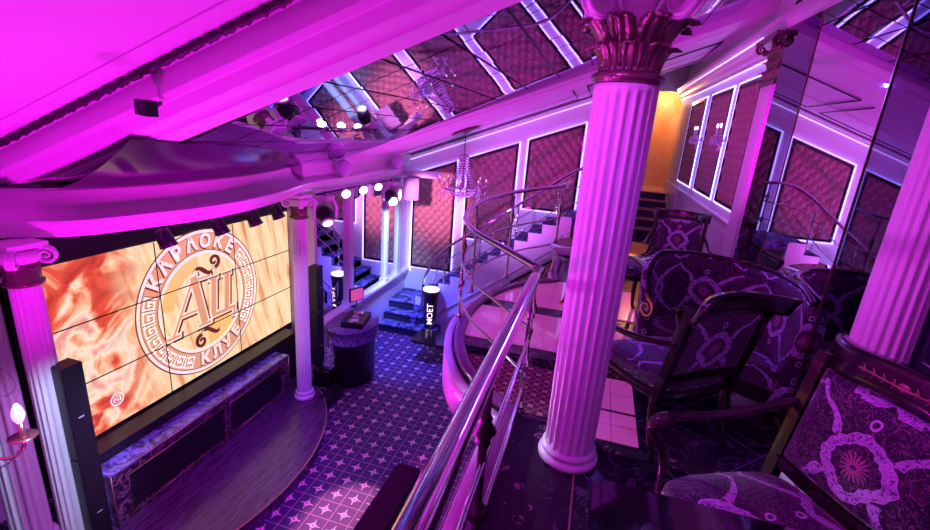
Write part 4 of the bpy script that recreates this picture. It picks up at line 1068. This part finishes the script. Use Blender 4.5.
# staircase railing
root = thing('staircase_railing', 'slim metal railing rising along the staircase by the tufted wall', 'railing', (-1.8, 8.15, LZ))
line = [(-3.02, 8.05, LZ + .15), (-3.0, 8.07, LZ + .55), (-2.93, 8.1, LZ + .78), (-2.8, 8.14, stz(-2.8) + .74)] + [(x, 8.16, stz(x) + .82) for x in (-2.5, -2.0, -1.4, -.9, -.45)] + [(-.15, 8.16, 1.42), (.2, 8.16, 1.42)]
mb = MB(); mb.tube(spline(line, 6), .024, 10); mb.build('handrail', 'chrome', root)
mb = MB(); mb.tube(spline([(-3.02, 8.06, LZ + .02), (-3.02, 8.06, LZ + .15)], 2), .03, 10); mb.build('newel', 'chrome', root)
for dz in (.28, .55):
    mb = MB(); mb.tube(spline([(-2.95, 8.14, LZ + dz * .3), (-2.8, 8.15, stz(-2.8) + dz * .75)] + [(x, 8.16, stz(x) + dz) for x in (-2.5, -2.0, -1.4, -.9, -.45)] + [(.2, 8.16, .6 + dz)], 5), .009, 8); mb.build('lower_rail', 'chrome', root)
for x in (-2.62, -1.95, -1.3, -.62):
    mb = MB(); balu(mb, (x, 8.16), stz(x) + .06, stz(x) + .82, .014, 1.9); mb.build('baluster', 'chrome', root)
mb = MB(); balu(mb, (.1, 8.16), .54, 1.42, .016); mb.build('baluster', 'chrome', root)

# pit side: champagne cooler and small bench
root = thing('champagne_cooler', 'tall dark champagne bucket with a glowing rim at the foot of the staircase', 'bucket', (-2.72, 8.0, FZ))
bx, by, bz = -2.78, 7.9, FZ + .172
mb = MB(); mb.lathe([(.11, bz), (.115, bz + .02), (.15, bz + .66), (.165, bz + .72), (.165, bz + .78), (.15, bz + .78)], (bx, by, 0), 32); mb.build('body', 'dark_wood', root)
mb = MB(); mb.lathe([(.001, bz + .785), (.152, bz + .785), (.158, bz + .80), (.15, bz + .81), (.001, bz + .805)], (bx, by, 0), 32); mb.build('lit_rim', 'white_light', root)
mb = MB(); vs, fs = text_mesh('MOET', .165, .001)
for q in vs: pass
d = V((-bx, -by, 0)).normalized(); sd = V((-d.y, d.x, 0))
pts = []
for q in vs:      # text runs upwards, wrapped round the body
    a = -q.y / .148; rr = .121 + (q.x + .30) * .055 + .0
    hx = d * cos(a) + sd * sin(a); pts.append(V((bx, by, bz + .33 + q.x)) + hx * (.118 + (.33 + q.x) * .056 + .006))
mb.add(pts, fs); mb.build('lettering', 'sign_white', root)
root = thing('low_bench', 'low dark bench with a bright metal frame beside the champagne bucket', 'bench', (-2.35, 7.2, FZ))
mb = MB(); mb.box(-2.75, -1.9, 6.85, 7.4, -1.78, -1.73); mb.build('seat', 'dark_wood', root, bevel=.008)
mb = MB()
for x in (-2.42, -1.95):
    mb.tube([(x, 6.86, FZ + .01), (x, 6.86, -1.76)], .014, 8); mb.tube([(x, 7.38, FZ + .01), (x, 7.38, -1.76)], .014, 8); mb.tube([(x, 6.86, FZ + .012), (x, 7.38, FZ + .012)], .014, 8)
mb.tube([(-2.42, 6.86, FZ + .012), (-1.95, 6.86, FZ + .012)], .014, 8); mb.build('frame', 'chrome', root)
mb = MB(); mb.tube([(-2.42, 6.9, -1.75), (-2.42, 6.9, -1.5), (-2.32, 7.38, -1.25)], .016, 8); mb.build('arm_rail', 'dark_metal', root)

# ================================================================ furniture
def superell(a, b, n, e, z): return [V((abs(cos(2 * pi * i / n)) ** (2 / e) * a * (1 if cos(2 * pi * i / n) >= 0 else -1), abs(sin(2 * pi * i / n)) ** (2 / e) * b * (1 if sin(2 * pi * i / n) >= 0 else -1), z)) for i in range(n)]
def armchair(label):
    """origin between the feet; faces -Y, back at +Y"""
    root = thing('armchair', label, 'armchair', (0, 0, 0), 'patterned armchairs with dark frames')
    W_ = .31
    mb = MB(); rg = []
    for k, (s_, z) in enumerate(((.93, .36), (1.0, .37), (1.0, .41), (.96, .42))):
        rg.append([V((q.x * (1 + .06 * (-q.y / .3)), q.y - .02, z)) for q in superell(.31 * s_, .31 * s_, 40, 5, z)])
    mb.rings(rg); mb.build('seat_frame', 'dark_wood', root, world=False)
    mb = MB(); rg = []
    for s_, z in ((.92, .41), (.98, .43), (.97, .46), (.9, .49), (.7, .515), (.4, .53), (.1, .535)):
        rg.append([V((q.x * (1 + .06 * (-q.y / .3)), q.y - .02, z)) for q in superell(.30 * s_, .30 * s_, 40, 4.5, z)])
    mb.rings(rg); mb.build('seat', 'brocade', root, world=False)
    # back, reclined
    rec = .2
    def B(x, z, d=0): return V((x, .27 + rec * (z - .42) - .03 * (1 - (x / .3) ** 2) + d, z))
    mb = MB()
    for s_ in (-1, 1):
        for za, zb in ((.34, 1.0),):
            pts = [B(s_ * (.285 + .02 * (z - .42)), z, .0 if z > .42 else .0) for z in [.34, .45, .6, .75, .9, 1.0]]
            mb.sweep(pts, [(-.022, -.025), (.022, -.025), (.026, 0), (.022, .025), (-.022, .025)], up=(0, 1, 0), sm=False)
    mb.sweep([B(x, .52) for x in [-.28 + .056 * i for i in range(11)]], [(-.02, -.025), (.02, -.025), (.02, .025), (-.02, .025)], sm=False)
    mb.build('back_frame', 'dark_wood', root, world=False)
    mb = MB()   # crest rail, wider, ends curl back
    def crest(u, v, k):
        x = -.345 + .69 * u; e = abs(x) / .345; z = .955 + .115 * v + .012 * cos(pi * e) ; 
        q = B(x * .95, z, (.05 * e ** 4) + (.045 if k else 0) - .012 + .03 * v * e ** 3); q.x = x; return q
    mb.slab(crest, 24, 5, 0); mb.build('crest_rail', 'dark_wood', root, world=False, fix=True)
    mb = MB()
    for u in range(-4, 5):
        p = B(u * .035, 1.02, -.014); mb.ball(p, .005 if u else .017, 8, 1.3, .35, 1)
        if u: mb.tube([p + V((0, -.002, -.018)), p + V((.01, -.002, 0)), p + V((0, -.002, .018))], .0025, 5)
    mb.tube([B(-.15, 1.02, -.02), B(0, 1.02, -.024), B(.15, 1.02, -.02)], .004, 6)
    o = mb.build('crest_ornament', 'copper', root, world=False); o['label'] = 'small copper ornament on the crest rail'
    def pad(u, v, k):
        x = -.262 + .524 * u; z = .55 + .40 * v; e = min(1, min(u, 1 - u) * 9) ** .5 * min(1, min(v, 1 - v) * 9) ** .5
        return B(x, z, -.012 - .03 * e if k == 0 else .012 + .02 * e)
    mb = MB(); mb.slab(pad, 24, 20, 0); mb.build('backrest', 'brocade', root, world=False, fix=True)
    for s_ in (-1, 1):
        pts = spline([B(s_ * .30, .78), V((s_ * .335, .18, .735)), V((s_ * .355, .0, .70)), V((s_ * .365, -.16, .70)), V((s_ * .365, -.245, .70)), V((s_ * .362, -.285, .665)), V((s_ * .355, -.27, .615)), V((s_ * .345, -.235, .56)), V((s_ * .325, -.235, .48)), V((s_ * .30, -.25, .38))], 6)
        n = len(pts); rs = [.019 + .013 * math.exp(-((i / n - .5) / .09) ** 2) for i in range(n)]
        mb = MB(); mb.tube(pts, rs, 12); mb.build('arm', 'dark_wood', root, world=False)
        mb = MB(); mb.lathe([(.001, -.006), (.018, 0), (.022, .008), (.012, .016), (.001, .018)], (s_ * .385, -.27, .66), 14, (s_, -.3, 0)); mb.build('arm_rosette', 'gold', root, world=False)
    for sx, sy in ((-1, -1), (1, -1), (-1, 1), (1, 1)):
        if sy < 0: pts = [(sx * .285, -.27, .38), (sx * .30, -.30, .26), (sx * .29, -.29, .12), (sx * .295, -.30, .03), (sx * .30, -.31, .0)]; rs = [.034, .03, .02, .016, .022]
        else: pts = [(sx * .285, .25, .40), (sx * .285, .27, .2), (sx * .285, .33, .0)]; rs = [.026, .022, .018]
        pp = spline(pts, 5); n = len(pp); rr = [rs[min(len(rs) - 1, int(i / n * len(rs)))] for i in range(n)]
        mb = MB(); mb.tube(pp, rr, 10); mb.build('leg', 'dark_wood', root, world=False)
    return root
def place(o, x, y, face, s=1.0, z=0.0, label=None):
    o.location = (x, y, z); o.rotation_euler = (0, 0, atan2(face[1], face[0]) + pi / 2); o.scale = (s, s, s)
    if label: o['label'] = label
    WL[o.name] = V((x, y, z)); return o
ch = armchair('nearest armchair at the right edge, patterned back with gilded crest, before the pink column')
place(ch, .85, 1.70, (-.874, -.487), 1.083)
c2 = place(copy_tree(ch), .60, 3.10, (-.60, .80), 1.04, 0, 'middle armchair in front of the patterned sofa, turned away to the left')
c3 = place(copy_tree(ch), 1.05, 6.1, (-.15, -1), 1.0, 0, 'far armchair behind the round table below the dark steps')

# tub sofa
root = thing('sofa', 'curved tub sofa in purple medallion brocade against the mirror', 'sofa', (1.0, 3.65, 0))
sp = spline([(.50, 3.74, 0), (.50, 3.95, 0), (.64, 4.15, 0), (.92, 4.24, 0), (1.22, 4.12, 0), (1.42, 3.86, 0), (1.48, 3.55, 0), (1.47, 3.30, 0)], 8)
n = len(sp)
def nrm2(i):
    a = sp[max(0, i - 1)]; b = sp[min(n - 1, i + 1)]; t = (b - a).normalized(); return V((t.y, -t.x, 0))   # towards the inside
def shell(u, v, k):
    i = min(n - 1, int(round(u * (n - 1)))); q = sp[i]; nn = nrm2(i)
    h = 1.0 - .30 * max(0, 1 - i / 14) ** 1.2 - .05 * max(0, (i - (n - 10)) / 10)
    z = .2 + (h - .2) * v; th = .0 if k else .11 * (1 - .25 * v)
    return V((q.x, q.y, z)) + nn * (th - .035 * v) + (V((0, 0, .0)))
mb = MB(); mb.slab(shell, n - 1, 14, 0); mb.build('back_shell', 'brocade', root, fix=True)
mb = MB(); pts = []
for i in range(n):
    h = 1.0 - .30 * max(0, 1 - i / 14) ** 1.2 - .05 * max(0, (i - (n - 10)) / 10); pts.append(V((sp[i].x, sp[i].y, h + .01)) + nrm2(i) * .02)
mb.tube(pts, .022, 10); mb.build('top_rail', 'dark_wood', root)
mb = MB(); poly = [(q.x + nrm2(i).x * .1, q.y + nrm2(i).y * .1) for i, q in enumerate(sp)]
mb.prism(poly, lambda q: (q[0], q[1], .3), lambda q: (q[0], q[1], .46)); mb.build('seat', 'brocade', root, bevel=.03, fix=True, seg=3)
mb = MB(); poly = [(q.x, q.y) for i, q in enumerate(sp)]; mb.prism(poly, lambda q: (q[0], q[1], .18), lambda q: (q[0], q[1], .3)); mb.build('base', 'dark_wood', root, fix=True)
mb = MB(); spiral(mb, (.51, 3.70, .63), (.6, -.8, 0), .075, 1.7, .014); mb.tube([(.51, 3.71, .72), (.50, 3.8, .73), (.50, 3.9, .76)], .012, 8)
o = mb.build('arm_scroll', 'gold', root); o['label'] = 'gilded scroll on the sofa arm'
for x, y in ((.56, 3.78), (1.42, 3.38), (.72, 4.1), (1.3, 3.9)):
    mb = MB(); mb.lathe([(.015, 0), (.02, .02), (.025, .1), (.035, .19)], (x, y, 0), 12); mb.build('leg', 'dark_wood', root)

# round black table
root = thing('round_table', 'large round black glossy table beyond the column, mirroring the amber door', 'table', (.30, 4.87, 0))
mb = MB(); mb.lathe([(.60, .735), (.66, .735), (.68, .75), (.685, .765), (.675, .78), (.001, .78)], (.30, 4.87, 0), 72); mb.build('tabletop', 'table_top', root)
mb = MB(); mb.lathe([(.56, .66), (.58, .66), (.58, .74), (.56, .74)], (.30, 4.87, 0), 60); mb.build('apron', 'dark_wood', root)
for k in range(4):
    a = pi / 4 + k * pi / 2 + .25; x, y = .30 + .5 * cos(a), 4.87 + .5 * sin(a)
    pp = spline([(x, y, .72), (x + .06 * cos(a), y + .06 * sin(a), .55), (x + .02 * cos(a), y + .02 * sin(a), .3), (x + .05 * cos(a), y + .05 * sin(a), .1), (x + .09 * cos(a), y + .09 * sin(a), .012)], 5)
    mb = MB(); mb.tube(pp, [.035 - .022 * i / len(pp) for i in range(len(pp))], 10); l = mb.build('leg', 'dark_wood', root)
    mb = MB(); mb.ball(pp[-1] + V((0, 0, .018)), .026, 10); mb.build('foot_cap', 'gold', l)
# near rectangular table
root = thing('dining_table', 'dark glossy rectangular table at the bottom edge in front of the nearest armchair', 'table', (.5, 1.1, 0))
mb = MB(); mb.box(.12, .78, .5, 1.37, .785, .81); mb.build('tabletop', 'table_top', root, bevel=.006)
mb = MB(); mb.box(.30, .55, .6, 1.0, .72, .785); mb.build('apron', 'dark_wood', root)
for x in (.2, .5):
    for y in (.63, 1.0):
        mb = MB(); mb.lathe([(.02, 0), (.022, .1), (.03, .5), (.035, .785)], (x, y, 0), 12); mb.build('leg', 'dark_wood', root)

# chandelier
cx, cy = -2.33, 8.0; ct = zp(2.75, cx) - .02
root = thing('chandelier', 'crystal chandelier hanging before the tufted staircase wall', 'chandelier', (cx, cy, ct))
mb = MB()
nn = V((-S, 0, 1)).normalized()
mb.lathe([(.02, -.05), (.10, -.03), (.26, -.012), (.27, .0), (.02, .004)], (cx, cy, ct), 32, nn); mb.build('ceiling_rose', 'bronze', root)
ct2 = ct - .03
mb = MB()
for k in range(9): mb.tube([V((cx, cy, ct2 - .03 - k * .038)) + V((cos(a) * (.012 if k % 2 else .004), sin(a) * .0 + (.004 if k % 2 else .012) * sin(a), .019 * cos(a + .01) if 0 else 0)) + V((0, 0, .022 * sin(a))) for a in [2 * pi * i / 8 for i in range(8)]], .003, 5, closed=True)
mb.tube([(cx, cy, ct2), (cx, cy, ct2 - .36)], .004, 6); mb.build('chain', 'dark_metal', root)
top = ct2 - .36
mb = MB(); mb.lathe([(.001, top), (.07, top - .01), (.09, top - .04), (.05, top - .06), (.03, top - .1), (.03, top - .55), (.05, top - .58), (.02, top - .62)], (cx, cy, 0), 20); mb.build('stem', 'chrome', root)
mb = MB()
for k in range(22):   # draped strands of crystal from crown to ring
    a = 2 * pi * k / 22
    for j in range(13):
        t = j / 12; r = .085 + (.24 - .085) * t ** 2.2; z = top - .05 - .52 * t
        mb.ball((cx + r * cos(a), cy + r * sin(a), z), .015, 5)
tag(mb.build('crystal_strands', 'crystal', root), kind='stuff')
mb = MB(); mb.lathe([(.235, top - .56), (.25, top - .56), (.255, top - .585), (.235, top - .585)], (cx, cy, 0), 40); mb.build('ring', 'chrome', root)
mb = MB()
for k in range(30):
    a = 2 * pi * k / 30
    for j in range(5):
        t = j / 4; r = .245 * cos(t * pi / 2 * .85); z = top - .60 - .15 * sin(t * pi / 2); mb.ball((cx + r * cos(a), cy + r * sin(a), z), .018, 5)
tag(mb.build('crystal_basket', 'crystal', root), kind='stuff')
for k in range(8):
    a = 2 * pi * k / 8 + .2; d = V((cos(a), sin(a), 0)); c = V((cx, cy, top - .57))
    am = MB(); am.tube(spline([c + d * .2, c + d * .28 + V((0, 0, -.06)), c + d * .38 + V((0, 0, -.03)), c + d * .42 + V((0, 0, .03))], 5), .007, 6); ao = am.build('arm', 'chrome', root)
    mb = MB(); mb.lathe([(.008, .03), (.035, .035), (.038, .045), (.01, .045), (.01, .11), (.001, .11)], c + d * .42, 10); mb.build('candle', 'crystal', ao)
    mb = MB(); mb.ball(c + d * .42 + V((0, 0, .135)), .012, 8, 1, 1, 2); mb.build('bulb', 'bulb', ao)
    mb = MB()
    for q in range(9): mb.ball(c + d * (.42 - .15 * abs(q - 4) / 4 * (1 if q < 4 else -.2)) + V((.03 * cos(q * 2.1), .03 * sin(q * 2.1), -.02 - .022 * q)), .014, 5, 1, 1, 1.4)
    tag(mb.build('crystal_drops', 'crystal', ao), kind='stuff')

# wall sconces on the right wall
for y, lab in ((8.73, 'crystal sconce between the farthest and middle right panels'), (7.06, 'crystal sconce between the middle and nearest right panels')):
    root = thing('wall_sconce', lab, 'wall lamp', (XR, y, 2.0), 'crystal sconces on the right wall')
    mb = MB(); mb.lathe([(.001, -.0), (.05, .0), (.045, .02), (.001, .03)], (XR - .0, y, 2.0), 18, (-1, 0, 0)); mb.build('backplate', 'chrome', root)
    for s_ in (-1, 1):
        mb = MB(); mb.tube(spline([(XR - .02, y, 2.0), (XR - .08, y + .05 * s_, 1.95), (XR - .13, y + .1 * s_, 1.98), (XR - .13, y + .1 * s_, 2.03)], 5), .007, 6); a_ = mb.build('arm', 'chrome', root)
        mb = MB(); mb.lathe([(.01, 2.02), (.04, 2.03), (.042, 2.04), (.012, 2.045), (.012, 2.13), (.001, 2.13)], (XR - .13, y + .1 * s_, 0), 12); mb.build('candle', 'crystal', a_)
        mb = MB(); mb.ball((XR - .13, y + .1 * s_, 2.165), .014, 8, 1, 1, 2.2); mb.build('bulb', 'lamp_pink', a_)
        mb = MB()
        for k in range(14): mb.ball((XR - .13 + .05 * cos(k * 2.4), y + .1 * s_ + .05 * sin(k * 2.4), 2.0 - .006 * k), .014, 6, 1, 1, 1.8)
        for k in range(8): mb.ball((XR - .13 + .035 * cos(k * .785), y + .1 * s_ + .035 * sin(k * .785), 2.0), .011, 6, 1, 1, 1.8)
        for k in range(5): mb.ball((XR - .08, y + .02 * k * s_, 1.9 - .012 * k), .011, 6, 1, 1, 1.8)
        tag(mb.build('crystal_drops', 'crystal', a_), kind='stuff')
# near-left candle lamp
root = thing('wall_sconce', 'candle wall lamp with a flame bulb and crystal beads at the far left', 'wall lamp', (-3.2, 1.55, -.2))
lx, ly, lz = -3.2, 1.60, -.13
mb = MB(); mb.lathe([(.006, lz - .02), (.02, lz - .01), (.018, lz), (.02, lz + .09), (.001, lz + .09)], (lx, ly, 0), 14); mb.build('candle', 'brass_trim', root)
mb = MB(); mb.lathe([(.014, lz + .09), (.028, lz + .12), (.034, lz + .15), (.026, lz + .19), (.01, lz + .225), (.001, lz + .23)], (lx, ly, 0), 18); mb.build('bulb', 'bulb', root)
mb = MB(); mb.lathe([(.01, lz - .04), (.03, lz - .035), (.07, lz - .015), (.075, lz - .008), (.03, lz - .015), (.01, lz - .01)], (lx, ly, 0), 24); mb.build('drip_dish', 'brass_trim', root)
mb = MB(); mb.tube(spline([(lx, ly, lz - .03), (lx, ly - .02, lz - .10), (lx - .05, ly - .08, lz - .13), (lx - .16, ly - .15, lz - .08), (-3.5, 1.38, lz - .02)], 8), .010, 8); mb.lathe([(.001, 0), (.07, 0), (.06, .03), (.001, .04)], (-3.5, 1.38, lz - .02), 18, (1, 0, 0)); mb.build('arm', 'brass_trim', root)
mb = MB()
for k in range(16): t = k / 15; mb.ball((lx - .25 * t, ly - .18 * t, lz - .05 - .16 * sin(pi * t)), .009, 6)
tag(mb.build('bead_garland', 'crystal', root), kind='stuff')
# cable on the pilaster
mb = MB(); mb.tube(spline([(-3.78, 1.98, .7), (-3.9, 1.93, .5), (-3.86, 1.9, .1), (-3.8, 1.93, -.1), (-3.9, 1.9, -.2), (-3.95, 1.88, -.1)], 8), .006, 6)
tag(mb.build('hanging_cable', 'cable_white'), 'looped white cable hanging behind the left stage column', 'cable')
